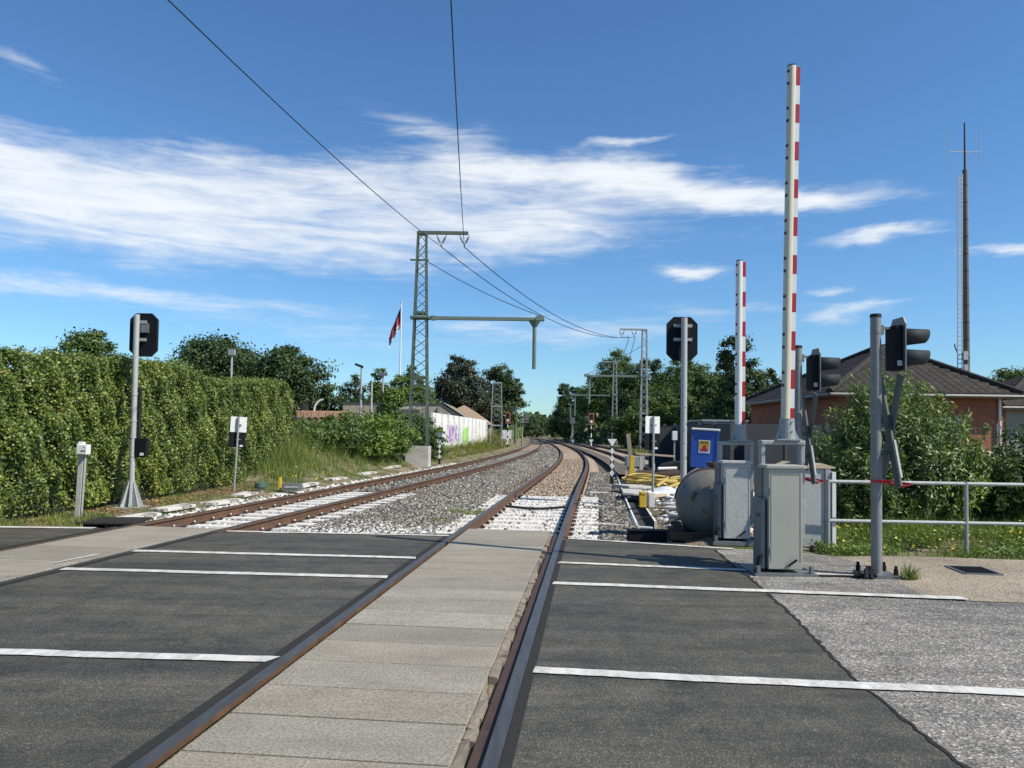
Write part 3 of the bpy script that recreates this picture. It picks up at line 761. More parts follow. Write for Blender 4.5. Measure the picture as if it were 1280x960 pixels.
def make_track(label, tr, y0, y1, white_to, rows, dz=0.0, zs=-0.168, white='conc_white', late='sleeper_tan'):
    t = thing('railway_track', label, 'railway track')
    rail(tr, -RG - 0.036, y0, y1, t, dz); rail(tr, RG + 0.036, y0, y1, t, dz)
    pw = pt = None; y = rows[0]; k = 0; rest = MB()
    while y < rows[1]:
        if k < 98:
            if y < white_to:
                if pw is None: o = pw = sleeper_mesh(white); o.parent = t
                else: o = pw.copy(); col.objects.link(o); o.parent = t
            else:
                if pt is None: o = pt = sleeper_mesh(late); o.parent = t
                else: o = pt.copy(); col.objects.link(o); o.parent = t
            o.location = (float(cx(tr, y)), y, zs + dz)
            o.rotation_euler = (0, 0, -math.atan(float(sl(tr, y))))
        else:
            rest.box((float(cx(tr, y)), y, zs - 0.05 + dz), (2.6, 0.26, 0.1), (0, 0, -math.atan(float(sl(tr, y)))))
        y += 0.6; k += 1
    if rest.v: tag(rest.build('distant_sleepers', 'sleeper_tan', t), kind='stuff')
    return t
make_track('near railway track running through the middle of the crossing, limewashed sleepers beyond the panels', _main, -14, 190, 20.0, (11.85, 110))
make_track('left railway track with brown rails curving past the hedge', _left, -14, 190, 20.6, (11.75, 100), late='sleeper_grey')
make_track('far right siding track ending behind the yellow hoses', _side, 28, 180, 0, (28.2, 80), dz=0.21)

# ballast stones one can see (nobody could count them)
def scatter_between(n, ya, yb, fa, fb, pw=1.6):
    u = rng.uniform(0, 1, n) ** pw
    y = ya + (yb - ya) * u
    t = rng.uniform(0, 1, n)
    return np.stack([fa(y) + (fb(y) - fa(y)) * t, y, np.zeros(n)], 1)
def L(tr, d): return lambda y: cx(tr, y) + d
p = scatter_between(62000, 11.05, 38, L(_left, 0.95), L(_main, -0.95))
dm = np.minimum(np.abs(p[:, 0] - cx(_left, p[:, 1])), np.abs(p[:, 0] - cx(_main, p[:, 1])))
kk = dm > np.where(p[:, 1] < 20, 1.31, 0.86); p = p[kk]; dm = dm[kk]
p[:, 2] = -0.185 + 0.055 * np.clip(dm - 1.25, 0, 0.8) + rng.uniform(-0.02, 0.02, len(p))
whitish = rng.uniform(0, 1, len(p)) < np.clip((13.6 - p[:, 1]) / 2.6, 0.03, 0.62)
rusty = (dm < 1.35) & (rng.uniform(0, 1, len(p)) < 0.55) & (p[:, 1] > 18)
stones('ballast_stones', p[~whitish & ~rusty], 0.042, 'stone_grey')['kind'] = 'stuff'
stones('rusty_stones', p[~whitish & rusty], 0.042, 'stone_rusty')['kind'] = 'stuff'
stones('limewashed_stones', p[whitish], 0.042, 'stone_white')['kind'] = 'stuff'
p = scatter_between(19000, 11.0, 32, L(_main, 0.98), L(_main, 2.0)); 
p = p[(p[:, 0] - cx(_main, p[:, 1]) > 1.34) | (p[:, 1] > 20)]
p[:, 2] = -0.185 + rng.uniform(-0.02, 0.03, len(p))
stones('ballast_stones', p, 0.050, 'stone_grey')['kind'] = 'stuff'
# stones between and on the sleepers
def fill(tr, n, ya, yb, mat, size, z0, dark=0.0, hw=1.32):
    q = scatter_between(n, ya, yb, L(tr, -hw), L(tr, hw), 1.2)
    d = np.abs(q[:, 0] - cx(tr, q[:, 1]))
    q = q[(np.abs(d - RG - 0.036) > 0.09)]
    q[:, 2] = z0 + rng.uniform(-0.02, 0.012, len(q))
    o = stones('ballast_stones', q, size, mat); o['kind'] = 'stuff'
fill(_main, 6000, 11.7, 20.2, 'stone_white', 0.036, -0.186)
fill(_main, 150, 11.9, 20.2, 'stone_grey', 0.042, -0.162)
fill(_main, 6500, 20.0, 48, 'stone_tan', 0.055, -0.172, hw=0.62)
p = scatter_between(15000, 36, 80, L(_left, 0.95), L(_main, -0.95), 1.0)
dm = np.minimum(np.abs(p[:, 0] - cx(_left, p[:, 1])), np.abs(p[:, 0] - cx(_main, p[:, 1])))
p = p[dm > 1.0]; p[:, 2] = -0.165 + rng.uniform(-0.02, 0.03, len(p))
stones('ballast_stones', p, 0.085, 'stone_grey')['kind'] = 'stuff'
fill(_left, 1500, 11.6, 21.5, 'stone_white', 0.042, -0.205)
fill(_left, 1500, 11.6, 24, 'stone_grey', 0.045, -0.198)
fill(_left, 7000, 20.5, 46, 'stone_grey', 0.062, -0.175)
q = scatter_between(4200, 12.3, 38, L(_left, -2.05), L(_left, -1.3), 1.3); q[:, 2] = -0.165 + rng.uniform(-0.02, 0.03, len(q))
stones('limewashed_stones', q, 0.07, 'stone_white')['kind'] = 'stuff'
q = scatter_between(900, 12.0, 40, L(_left, -2.15), L(_left, -1.3), 1.3); q[:, 2] = -0.150 + rng.uniform(-0.02, 0.03, len(q))
stones('ballast_stones', q, 0.06, 'stone_grey')['kind'] = 'stuff'

# ================================================================== vegetation
def ell_clumps(ells, n, shell=0.55):
    vol = np.array([e[3] * e[4] * e[5] for e in ells]) ** 0.7
    idx = rng.choice(len(ells), n, p=vol / vol.sum())
    E = np.array(ells, float)[idx]
    d = unit(rng.normal(size=(n, 3)))
    r = rng.uniform(shell ** 2, 1.0, n) ** 0.5 * rng.uniform(0.86, 1.10, n)
    return E[:, :3] + d * E[:, 3:] * r[:, None], d, E[:, 3:].mean(1)

def crown_points(ells, nclump, nleaf, cr=(0.14, 0.30), shell=0.55):
    c, d, rad = ell_clumps(ells, nclump, shell)
    k = rng.integers(0, nclump, nleaf)
    s = (rng.uniform(cr[0], cr[1], nclump) * rad)[k]
    g = rng.normal(size=(nleaf, 3)) * np.array([1, 1, 0.7])
    pts = c[k] + g * s[:, None] * 0.62
    nrm = unit(d[k] * 0.5 + unit(g) * 0.6 + np.array([0, 0, 0.35]))
    return pts, nrm

def tree(name, label, cat, loc, h, ells, nclump, nleaf, size, mat, tr=0.2, group=None, shell=0.5, aspect=0.65, cr=(0.14, 0.30), limbs=7, seed=1):
    """ells: crown masses (x, y, z, rx, ry, rz) in the tree's own metres"""
    global rng
    rng = np.random.default_rng(seed)
    rnd = random.Random(seed)
    t = thing(name, label, cat, loc, group=group)
    mb = MB()
    h = h
    zt = max(e[2] for e in ells)
    path = [(0, 0, -0.2), (0.02 * h, 0, h * 0.2), (-0.015 * h, 0.01 * h, h * 0.42), (0.01 * h, 0, zt)]
    mb.tube(path, [tr * 1.25, tr, tr * 0.75, tr * 0.25], 9)
    for i in range(limbs):
        e = ells[i % len(ells)]
        z0 = h * rnd.uniform(0.22, 0.5)
        a = rnd.uniform(0, 6.28); q = rnd.uniform(0.4, 0.85)
        p1 = Vector((e[0] + math.cos(a) * e[3] * q, e[1] + math.sin(a) * e[4] * q, e[2] + e[5] * rnd.uniform(-0.4, 0.6)))
        p0 = Vector((0, 0, z0)); pm = p0.lerp(p1, 0.5) + Vector((0, 0, -0.04 * h))
        mb.tube([p0, pm, p1], [tr * 0.45, tr * 0.3, tr * 0.1], 6)
    mb.build('trunk', 'bark', t, smooth=True)
    pts, nrm = crown_points(ells, int(nclump * 1.5), int(nleaf * 2.9), (cr[0] * 1.05, cr[1] * 1.12), shell)
    leaves('crown', pts, size * 0.76, mat, t, nrm, 0.8, aspect)
    return t

# clipped beech hedge on the left: front face from the road to its rounded end
HG = dict(y0=9.2, y1=25.2)
def hedge_front(y): return -7.75 + (y - 9.2) * 0.066
def hedge_top(y): return 2.62 + 0.10 * np.sin(y * 0.9) - np.clip((y - 23.0) / 2.2, 0, 1) ** 1.6 * 1.25 + 0.006 * (y - 9)
rng = np.random.default_rng(21)
hd = thing('hedge', 'long clipped beech hedge with yellow green leaves behind the left signal', 'hedge')
mb = MB(); yy = np.arange(HG['y0'] - 0.2, HG['y1'] - 0.35, 0.6)
sec = []
for y in yy:
    f = float(hedge_front(y)); t_ = float(hedge_top(y)) - 0.20
    e = max(0.0, (y - 23.4) / 1.6) * 0.45
    sec += [(f - 0.22 - e, y, -0.1), (f - 0.22 - e, y, t_), (f - 1.25, y, t_), (f - 1.25, y, -0.1)]
n = len(yy)
mb.add(sec, [(i * 4 + j, i * 4 + (j + 1) % 4, (i + 1) * 4 + (j + 1) % 4, (i + 1) * 4 + j) for i in range(n - 1) for j in range(4)] + [(0, 1, 2, 3), ((n - 1) * 4 + 3, (n - 1) * 4 + 2, (n - 1) * 4 + 1, (n - 1) * 4)])
mb.build('hedge_core', 'core', hd)  # solid dark core added inside the leaves to block see-through
def hedge_leaves(nf, ntop, nend):
    y = HG['y0'] + (HG['y1'] - HG['y0']) * rng.uniform(0, 1, nf) ** 1.15
    u = rng.uniform(0, 1, nf)
    z = u * hedge_top(y) + 0.06
    e = np.clip((y - 23.4) / 1.6, 0, 1) * 0.45
    lump = 0.06 * np.sin(y * 5.1 + z * 3) + 0.05 * np.sin(z * 7.3 - y * 2.2) + 0.05 * np.sin(y * 11 + z * 9)
    dep = rng.uniform(0, 1, nf) ** 1.6 * 0.26
    under = np.clip(0.75 - z, 0, 1) * 0.12
    x = hedge_front(y) - e - dep + lump - under
    keep = rng.uniform(0, 1, nf) < np.clip(0.72 + 0.5 * np.sin(y * 2.3 + 1.7 * np.sin(z * 2.1)) + (z - 0.5) * 0.5, 0.35, 1)
    P = [np.stack([x, y, z], 1)[keep]]; N = [np.tile([0.85, -0.3, 0.35], (keep.sum(), 1))]
    y = rng.uniform(HG['y0'], HG['y1'], ntop); x = hedge_front(y) - rng.uniform(0, 1.3, ntop)
    z = hedge_top(y) + 0.02 + rng.normal(0, 0.055, ntop) + 0.05 * np.sin(y * 4) * np.sin(x * 5)
    P.append(np.stack([x, y, z], 1)); N.append(np.tile([0.1, -0.1, 1.0], (ntop, 1)))
    z = rng.uniform(0, 1, nend) * 1.6; x = hedge_front(HG['y1']) - 0.35 - rng.uniform(0, 1.0, nend)
    y = HG['y1'] - 0.3 + rng.normal(0, 0.08, nend) + np.sin(z * 3) * 0.08
    P.append(np.stack([x, y, z], 1)); N.append(np.tile([0.2, 1, 0.2], (nend, 1)))
    # the near end
    z = rng.uniform(0, 1, nend) * 2.6; x = hedge_front(HG['y0']) - rng.uniform(0, 1.3, nend)
    y = HG['y0'] + rng.normal(0, 0.08, nend)
    P.append(np.stack([x, y, z], 1)); N.append(np.tile([0.2, -1, 0.2], (nend, 1)))
    # stray shoots above the cut
    m = 1500
    y = rng.uniform(HG['y0'], HG['y1'] - 1.5, m); x = hedge_front(y) - rng.uniform(0, 1.1, m)
    z = hedge_top(y) + rng.uniform(0, 1, m) ** 2 * 0.22 * (0.5 + 0.5 * np.sin(y * 6.7))
    P.append(np.stack([x, y, z], 1)); N.append(np.tile([0.3, -0.1, 0.6], (m, 1)))
    return np.concatenate(P), np.concatenate(N)
P, N = hedge_leaves(165000, 22000, 7000)
leaves('foliage', P, 0.051, 'hedge_leaf', hd, N, 0.85, 0.68)

# shrubs on the bank between the hedge and the green mast
def shrub(name, label, loc, ells, nclump, nleaf, size, mat, group=None, seed=1, aspect=0.6, shell=0.45):
    global rng
    rng = np.random.default_rng(seed); rnd = random.Random(seed)
    t = thing(name, label, 'shrub', loc, group=group)
    mb = MB()
    for e in ells:
        for i in range(4):
            a = rnd.uniform(0, 6.28)
            p1 = Vector((e[0] + math.cos(a) * e[3] * 0.6, e[1] + math.sin(a) * e[4] * 0.6, e[2] + e[5] * 0.5))
            mb.tube([(e[0] * 0.6, e[1] * 0.6, -0.1), Vector((e[0] * 0.8, e[1] * 0.8, e[2] * 0.5)).lerp(p1, 0.3), p1], [0.035, 0.025, 0.008], 5)
    mb.build('stems', 'bark', t)
    pts, nrm = crown_points(ells, nclump, nleaf, (0.16, 0.34), shell)
    pts[:, 2] = np.maximum(pts[:, 2], 0.02)
    leaves('foliage', pts, size, mat, t, nrm, 0.8, aspect)
    return t
shrub('bramble_bush', 'dense dark green bramble thicket on the bank below the orange brick stack', (-7.0, 26.2, 0.85), [(0, 0, 0.30, 1.0, 1.2, 0.60), (0.9, 1.2, 0.30, 1.0, 1.2, 0.62)], 90, 11000, 0.11, 'leaf_mid', seed=31)
shrub('bright_bush', 'bright green rounded bush on the bank in front of the brown shed wall', (-5.6, 29.2, 0.55), [(0, 0, 0.7, 1.25, 1.4, 0.95), (0.7, 1.8, 0.6, 1.1, 1.3, 0.9), (-1.0, 0.6, 0.7, 0.9, 1.0, 0.75)], 120, 16000, 0.115, 'leaf_bright', seed=32)
shrub('dark_bush', 'dark green bush right behind the foot of the green lattice mast', (-4.25, 36.0, 0.3), [(-0.1, 0, 0.9, 0.85, 1.2, 1.15), (0.45, 1.5, 0.6, 0.6, 1.0, 0.85), (-1.2, -1.2, 1.1, 0.9, 1.0, 1.0)], 110, 13000, 0.12, 'leaf_mid', seed=33)
tree('young_tree', 'young bright green tree between the bushes and the flagpole', 'tree', (-5.75, 37.0, 0.9), 3.4, [(0, 0, 1.6, 0.75, 0.8, 1.1), (0.2, 0.1, 2.5, 0.5, 0.5, 0.75), (-0.5, 0, 1.0, 0.6, 0.6, 0.8)], 60, 5500, 0.13, 'leaf_bright', 0.06, seed=34)

# tall grass of the bank, verge grass, weeds by the white wall
def grass_area(name, n, fx, fy, h, w, mat, lean=0.35, cond=None, seed=1):
    global rng
    rng = np.random.default_rng(seed)
    y = fy(rng.uniform(0, 1, n)); x = fx(y, rng.uniform(0, 1, n))
    # tufts
    tx = np.floor(x / 0.35) * 12.9898 + np.floor(y / 0.35) * 78.233
    tuft = np.abs(np.sin(tx) * 43758.5453) % 1
    keep = rng.uniform(0, 1, n) < (0.25 + 0.9 * tuft)
    if cond is not None: keep &= cond(x, y)
    x, y, tuft = x[keep], y[keep], tuft[keep]
    p = np.stack([x, y, gh(x, y) - 0.01 + (0.045 if name == 'ballast_weeds' else 0)], 1)
    hh = (h(x, y) if callable(h) else h) * (0.6 + 0.7 * tuft)
    o = blades(name, p, hh, w, mat, lean=lean); o['kind'] = 'stuff'
    return o
def ssn(a, b, v):
    t = np.clip((v - a) / (b - a), 0, 1); return t * t * (3 - 2 * t)
grass_area('bank_grass', 34000, lambda y, u: cx(_left, y) - 2.15 - u * (3.4 + 0.5 * np.sin(y)), lambda u: 19.5 + u * 13.5, lambda x, y: 0.10 + 0.55 * ssn(2.2, 3.6, cx(_left, y) - x) * ssn(19, 22, y), 0.014, 'grass', 0.3, seed=41)
grass_area('verge_grass', 12000, lambda y, u: cx(_left, y) - 1.5 - u * 2.4, lambda u: 11.5 + u * 9.0, 0.10, 0.010, 'grass', 0.5,
           cond=lambda x, y: (np.sin(x * 2.3 + y * 1.1) + np.sin(y * 2.7 - x) > -0.35) & (x > hedge_front(y) - 0.3) & ((x < cx(_left, y) - 2.1) | (np.sin(y * 3.1) > 0.4)), seed=42)
grass_area('verge_grass', 9000, lambda y, u: -11.5 + u * 4.9, lambda u: 11.55 + u * 1.6, 0.13, 0.010, 'grass', 0.45, seed=43)
grass_area('trackside_weeds', 24000, lambda y, u: cx(_left, y) - 2.2 - u ** 1.4 * (2.0 + 0.9 * np.sin(y * 0.7) ** 2), lambda u: 34 + u * 46, lambda x, y: 0.13 + (0.38 + 0.3 * ssn(54, 62, y)) * ssn(2.3, 3.6, cx(_left, y) - x), 0.035, 'weeds', 0.35, seed=44)
grass_area('ballast_weeds', 11000, lambda y, u: -1.75 + u * 2.0 - 0.4 * (y - 14.5) * 0, lambda u: 13.2 + u * 3.0, 0.10, 0.010, 'grass', 0.8,
           cond=lambda x, y: (((x + 1.5) / 0.75) ** 2 + ((y - 13.9) / 0.28) ** 2 < 1) | (((x + 1.0) / 0.7) ** 2 + ((y - 15.6) / 0.42) ** 2 < 1), seed=45)
grass_area('path_grass', 30000, lambda y, u: 4.0 + u * 6.0, lambda u: 9.75 + u ** 1.3 * 2.6, lambda x, y: 0.07 + 0.22 * ssn(9.8, 11.2, y), 0.010, 'grass', 0.5, seed=46)
grass_area('yard_weeds', 7000, lambda y, u: cx(_main, y) + 2.6 + u * 3.5, lambda u: 11.5 + u * 22, 0.09, 0.012, 'grass', 0.6,
           cond=lambda x, y: np.sin(x * 3.1 + 1) * np.sin(y * 1.7) + 0.6 * np.sin(x * 7 + y * 3) > 0.55, seed=47)
grass_area('kerb_weeds', 420, lambda y, u: 2.55 + u * 0.5, lambda u: 7.42 + u * 0.18, 0.06, 0.008, 'grass', 0.6, seed=48)
grass_area('kerb_weeds', 420, lambda y, u: 2.85 + u * 0.5, lambda u: 10.05 + u * 0.22, 0.07, 0.008, 'grass', 0.6, seed=49)
grass_area('dry_grass', 5000, lambda y, u: cx(_side, y) + 1.6 + u * 4.5, lambda u: 34 + u * 30, 0.5, 0.03, 'weeds', 0.4, seed=50)
rng = np.random.default_rng(51)
u = rng.uniform(0, 1, 2600); y = 11.8 + u * 8.6; x = hedge_front(y) + rng.uniform(-0.25, 0.75, 2600) ** 1
p = np.stack([x, y, gh(x, y) + 0.012], 1)
leaves('leaf_litter', p, 0.06, 'dryleaf', None, np.tile([0, 0, 1.0], (2600, 1)), 0.5, 0.6)['kind'] = 'stuff'
n = 15000; x = 4.05 + rng.uniform(0, 1, n) * 6; y = 9.85 + rng.uniform(0, 1, n) ** 1.2 * 2.4
kp = (np.sin(x * 2.9 + np.sin(y * 3.3)) + np.sin(y * 5.1 - x * 1.7) > -0.7); x, y = x[kp], y[kp]
leaves('clover', np.stack([x, y, gh(x, y) + rng.uniform(0.01, 0.13, len(x))], 1), 0.045, 'leaf_bright', None, np.tile([0, -0.2, 1.0], (len(x), 1)), 0.6, 0.8)['kind'] = 'stuff'
m = 170; x = 4.2 + rng.uniform(0, 1, m) ** 1.5 * 5; y = 9.9 + rng.uniform(0, 1, m) * 1.1
leaves('yellow_flowers', np.stack([x, y, gh(x, y) + rng.uniform(0.08, 0.22, m)], 1), 0.035, 'flower', None, np.tile([0, -0.3, 1.0], (m, 1)), 0.5, 1.0)['kind'] = 'stuff'
m = 14; x = -5.2 - rng.uniform(0, 1.3, m); y = 19.8 + rng.uniform(0, 1, m) * 3
leaves('yellow_flowers', np.stack([x, y, gh(x, y) + rng.uniform(0.2, 0.4, m)], 1), 0.07, 'flower', None, np.tile([0, -0.3, 1.0], (m, 1)), 0.5, 1.0)['kind'] = 'stuff'

# willow bush behind the railing and its neighbours
def willow(label, loc, rx, ry, h, nst, nleaf, size, mat, seed):
    """upright shoots with narrow leaves along them"""
    global rng
    rng = np.random.default_rng(seed)
    t = thing('willow_bush', label, 'shrub', loc)
    mb = MB(); P = []; N = []
    per = nleaf // nst
    for i in range(nst):
        a = rng.uniform(0, 6.28); q = rng.uniform(0, 1) ** 0.55
        hh = h * (1.0 - 0.55 * q ** 2) * rng.uniform(0.72, 1.08)
        b = np.array([math.cos(a) * q * rx * 0.45, math.sin(a) * q * ry * 0.45, 0.0])
        tip = np.array([math.cos(a) * q * rx * rng.uniform(0.85, 1.15), math.sin(a) * q * ry * rng.uniform(0.85, 1.15), hh])
        mid = (b + tip) / 2 + np.array([math.cos(a), math.sin(a), 0]) * 0.10
        if i < 90: mb.tube([b - [0, 0, 0.1], mid, tip], [0.018, 0.011, 0.003], 4)
        u = rng.uniform(0.06, 1, per) ** 0.8
        c = ((1 - u) ** 2)[:, None] * b + (2 * u * (1 - u))[:, None] * mid + (u ** 2)[:, None] * tip
        P.append(c + rng.normal(0, 0.10, (per, 3)) * (1.1 - 0.75 * u)[:, None]); N.append(unit(rng.normal(size=(per, 3)) * 0.7 + np.array([math.cos(a), math.sin(a), 0.7])))
    mb.build('stems', 'bark', t)
    leaves('foliage', np.concatenate(P), size, mat, t, np.concatenate(N), 0.6, 0.26)
    return t
willow('big willow bush with narrow grey green leaves behind the tube railing', (6.2, 12.5, -0.05), 1.6, 1.05, 2.5, 320, 48000, 0.10, 'leaf_willow', 61)
willow('low dark willow bush filling the gap left of the front signal pole behind the railing', (5.35, 11.9, -0.05), 0.75, 0.6, 1.35, 110, 11000, 0.10, 'leaf_mid', 62)
willow('dark overgrown bush at the right end of the railing', (8.35, 12.6, -0.05), 1.0, 0.9, 1.75, 140, 15000, 0.10, 'leaf_mid', 63)
willow('thin leafy bush climbing in front of the brick wall corner', (7.75, 13.6, -0.05), 0.5, 0.45, 1.75, 60, 5000, 0.095, 'leaf_willow', 64)
def weed(label, loc, h, n, seed):
    global rng
    rng = np.random.default_rng(seed)
    p = np.zeros((n, 3)); p[:, :2] = rng.normal(0, 0.035, (n, 2))
    o = blades('weed_tuft', p, np.full(n, h), 0.012, 'grass', lean=0.55); o.location = loc
    tag(o, label, 'weed'); return o
weed('small grass tuft growing beside the foot of the front signal pole', (4.15, 8.05, 0.0), 0.17, 130, 65)

# trees behind: left
GL = 'trees beyond the hedge and the yard'
tree('oak_tree', 'broad dark oak standing behind the hedge, left of the two big crowns', 'tree', (-23.2, 60, 0.9), 8.2, [(0, 0, 4.7, 3.6, 3, 2.9), (-2.3, 0, 3.6, 2.3, 2, 2.4), (2.2, 0, 3.9, 2.4, 2, 2.7), (0.3, 0, 6.0, 2.6, 2, 1.7)], 170, 19000, 0.30, 'leaf_dark', 0.35, GL, seed=71)
tree('oak_tree', 'dark round oak right of the broadest crown, above the orange brick stack', 'tree', (-16.6, 57, 0.9), 7.0, [(0, 0, 3.8, 2.6, 2.2, 2.8), (1.5, 0, 2.7, 1.7, 1.6, 2.1), (-1.7, 0, 3.3, 2.0, 1.7, 2.4), (-0.3, 0, 5.1, 1.9, 1.6, 1.5)], 140, 14500, 0.28, 'leaf_dark', 0.3, GL, seed=72)
tree('maple_tree', 'mid green leafy tree just showing over the hedge left of the left signal', 'tree', (-16.9, 30.5, 0.6), 5.2, [(0, 0, 3.3, 1.15, 1.1, 1.35), (0.9, 0, 2.9, 0.9, 0.9, 1.0), (-0.9, 0.3, 2.8, 0.9, 0.9, 1.0)], 70, 9000, 0.17, 'leaf_mid', 0.12, GL, seed=73)
tree('maple_tree', 'low tree top peeping over the hedge at the left edge of the photo', 'tree', (-19.2, 31.5, 0.5), 4.6, [(0, 0, 2.9, 1.1, 1.0, 1.1), (1.1, 0, 2.7, 0.9, 0.9, 0.9)], 50, 4500, 0.17, 'leaf_mid', 0.12, GL, seed=74)
tree('birch_tree', 'pale thin tree seen just right of the left signal board over the hedge', 'tree', (-20.0, 45, 0.8), 5.2, [(0, 0, 3.2, 1.7, 1.4, 1.6), (1.6, 0, 2.6, 1.2, 1.2, 1.3)], 70, 4200, 0.20, 'leaf_willow', 0.12, GL, seed=75)
rr = random.Random(9)
for i, (x, y, h, lab) in enumerate([(-12.4, 60, 5.5, 'low dark tree joining the right flank of the dark oaks'), (-10.6, 62, 4.6, 'small dark tree between the oaks and the first lamp post'), (-9.4, 56, 5.6, 'slim tree behind the tall lamp post on the yard'), (-7.9, 57, 5.9, 'pointed tree between the short white posts on the yard'), (-6.6, 58, 5.3, 'leafy tree right behind the flagpole')]):
    tree('slim_tree', lab, 'tree', (x, y, 0.9), h, [(0, 0, h * 0.42, 1.15, 0.9, h * 0.38), (rr.uniform(-.4, .4), 0, h * 0.72, 0.5, 0.5, h * 0.25), (0.7, 0, h * 0.32, 0.8, 0.8, h * 0.3), (-0.7, 0, h * 0.3, 0.8, 0.8, h * 0.3)], 55, 4200, 0.2, 'leaf_mid' if i > 1 else 'leaf_dark', 0.09, GL, seed=80 + i)
# middle
for i, (x, y, h, lab) in enumerate([(-13.3, 57, 4.1, 'low bushy tree filling the gap right behind the orange brick stack'), (-8.6, 60, 4.2, 'low bushy tree behind the shortest white yard post'), (-7.2, 56, 3.9, 'low bushy tree between the yard posts and the flagpole foot')]):
    tree('bushy_tree', lab, 'tree', (x, y, 0.9), h, [(0, 0, h * 0.45, 1.3, 1.0, h * 0.42), (0.9, 0, h * 0.4, 1.0, 0.9, h * 0.36), (-0.9, 0, h * 0.42, 1.0, 0.9, h * 0.36)], 55, 4200, 0.2, 'leaf_dark' if i == 0 else 'leaf_mid', 0.09, GL, seed=86 + i)
GM = 'big trees behind the graffiti wall'
tree('copper_beech', 'bronze green loose crowned tree right behind the lattice mast and shed', 'tree', (-5.3, 78, 0.9), 8.6, [(0, 0, 4.4, 2.6, 2.4, 3.0), (-1.6, 0, 3.0, 1.8, 1.8, 2.2), (1.6, 0, 3.6, 1.8, 1.8, 2.3), (0.2, 0, 6.8, 1.5, 1.5, 1.6)], 120, 8500, 0.30, 'leaf_copper', 0.3, GM, seed=91, cr=(0.12, 0.26))
tree('spreading_oak', 'dark tree with layered spreading boughs above the end of the graffiti wall', 'tree', (-1.7, 82, 0.5), 8.4, [(0, 0, 3.4, 2.4, 2.2, 2.6), (0.9, 0, 5.3, 2.0, 1.8, 0.9), (0.2, 0, 7.0, 1.5, 1.5, 1.0), (1.9, 0, 4.0, 1.3, 1.3, 0.8), (1.6, 0, 6.0, 1.2, 1.0, 0.6)], 110, 9000, 0.28, 'leaf_dark', 0.3, GM, seed=92)
# far end of the line
rr = random.Random(4)
for i in range(9):
    x = -1.0 + i * 1.75 + rr.uniform(-.4, .4); h = [6.0, 5.2, 6.4, 7.4, 9.6, 7.0, 6.8, 6.0, 7.5][i]
    if 150 + i * 9 > 0:
        tree('far_tree', ['round pale green tree far down the line behind the left signal gantry', 'second pale tree from the gantry far down the line', 'middle sized pale tree left of the tall far poplar', 'broad far tree touching the tall poplar', 'tall thin poplar at the far end of the line', 'far tree just right of the poplar', 'low far tree closing the gap above the rails', 'small far tree beside the dark conifers', 'far tree half hidden behind the dark conifers'][i], 'tree', (x + 2.0, 225 + (i % 3) * 12, -0.2), h, [(0, 0, h * 0.45, 2.0, 2, h * 0.42), (0.4, 0, h * 0.7, 1.1, 1, h * 0.28)] if i != 4 else [(0, 0, 5, 0.9, 0.9, 4.5), (0.6, 0, 3, 1.3, 1.3, 2.8)], 40, 2200, 0.5, 'leaf_far', 0.2, 'trees at the far end of the line', seed=100 + i)
# right
GR = 'trees along the right side of the line'
spec = [
    ('conifer', 'dark pointed conifer leaning over the line, leftmost of the right wood', (9.6, 138, -0.2), 9.6, 1.9, 'leaf_dark', 1),
    ('conifer', 'second dark conifer from the track in the right wood', (12.3, 142, -0.2), 9.4, 2.3, 'leaf_dark', 1),
    ('conifer', 'dark conifer behind the far cantilever masts', (15.2, 136, -0.2), 10.4, 2.6, 'leaf_dark', 1),
    ('broad_tree', 'tall light crowned tree above the far cantilever masts', (14.6, 112, -0.2), 12.0, 3.0, 'leaf_mid', 0),
    ('broad_tree', 'dark broad tree just behind the far lattice mast', (18.0, 104, -0.2), 10.6, 2.9, 'leaf_dark', 0),
    ('broad_tree', 'wide green tree between the lattice mast and the right signal', (21.3, 98, -0.2), 9.9, 3.0, 'leaf_mid', 0),
    ('broad_tree', 'green tree with its top behind the right signal board', (19.4, 84, -0.2), 8.6, 2.4, 'leaf_mid', 0),
    ('birch', 'loose airy tree right of the right signal pole', (17.9, 73, -0.2), 7.2, 1.9, 'leaf_mid', 2),
    ('birch', 'airy tree just left of the small boom', (18.6, 68, -0.2), 7.0, 1.7, 'leaf_mid', 2),
    ('conifer', 'tall dark spruce like tree right behind the small boom', (17.9, 60, -0.2), 8.3, 1.9, 'leaf_dark', 1),
    ('birch', 'thin tree between the small and the tall boom', (20.6, 62, -0.2), 6.6, 1.5, 'leaf_dark', 2),
    ('broad_tree', 'low shady tree at the foot of the far lattice mast', (13.2, 76, -0.2), 4.6, 2.0, 'leaf_mid', 0),
    ('broad_tree', 'low tree between lattice mast and right signal', (16.0, 78, -0.2), 5.6, 2.4, 'leaf_mid', 0),
    ('broad_tree', 'low dark tree at the back of the pale fence', (19.0, 80, -0.2), 5.6, 2.6, 'leaf_dark', 0),
    ('conifer', 'low dark tree standing at the foot of the far masts', (13.0, 128, -0.2), 6.5, 3.2, 'leaf_dark', 0),
]
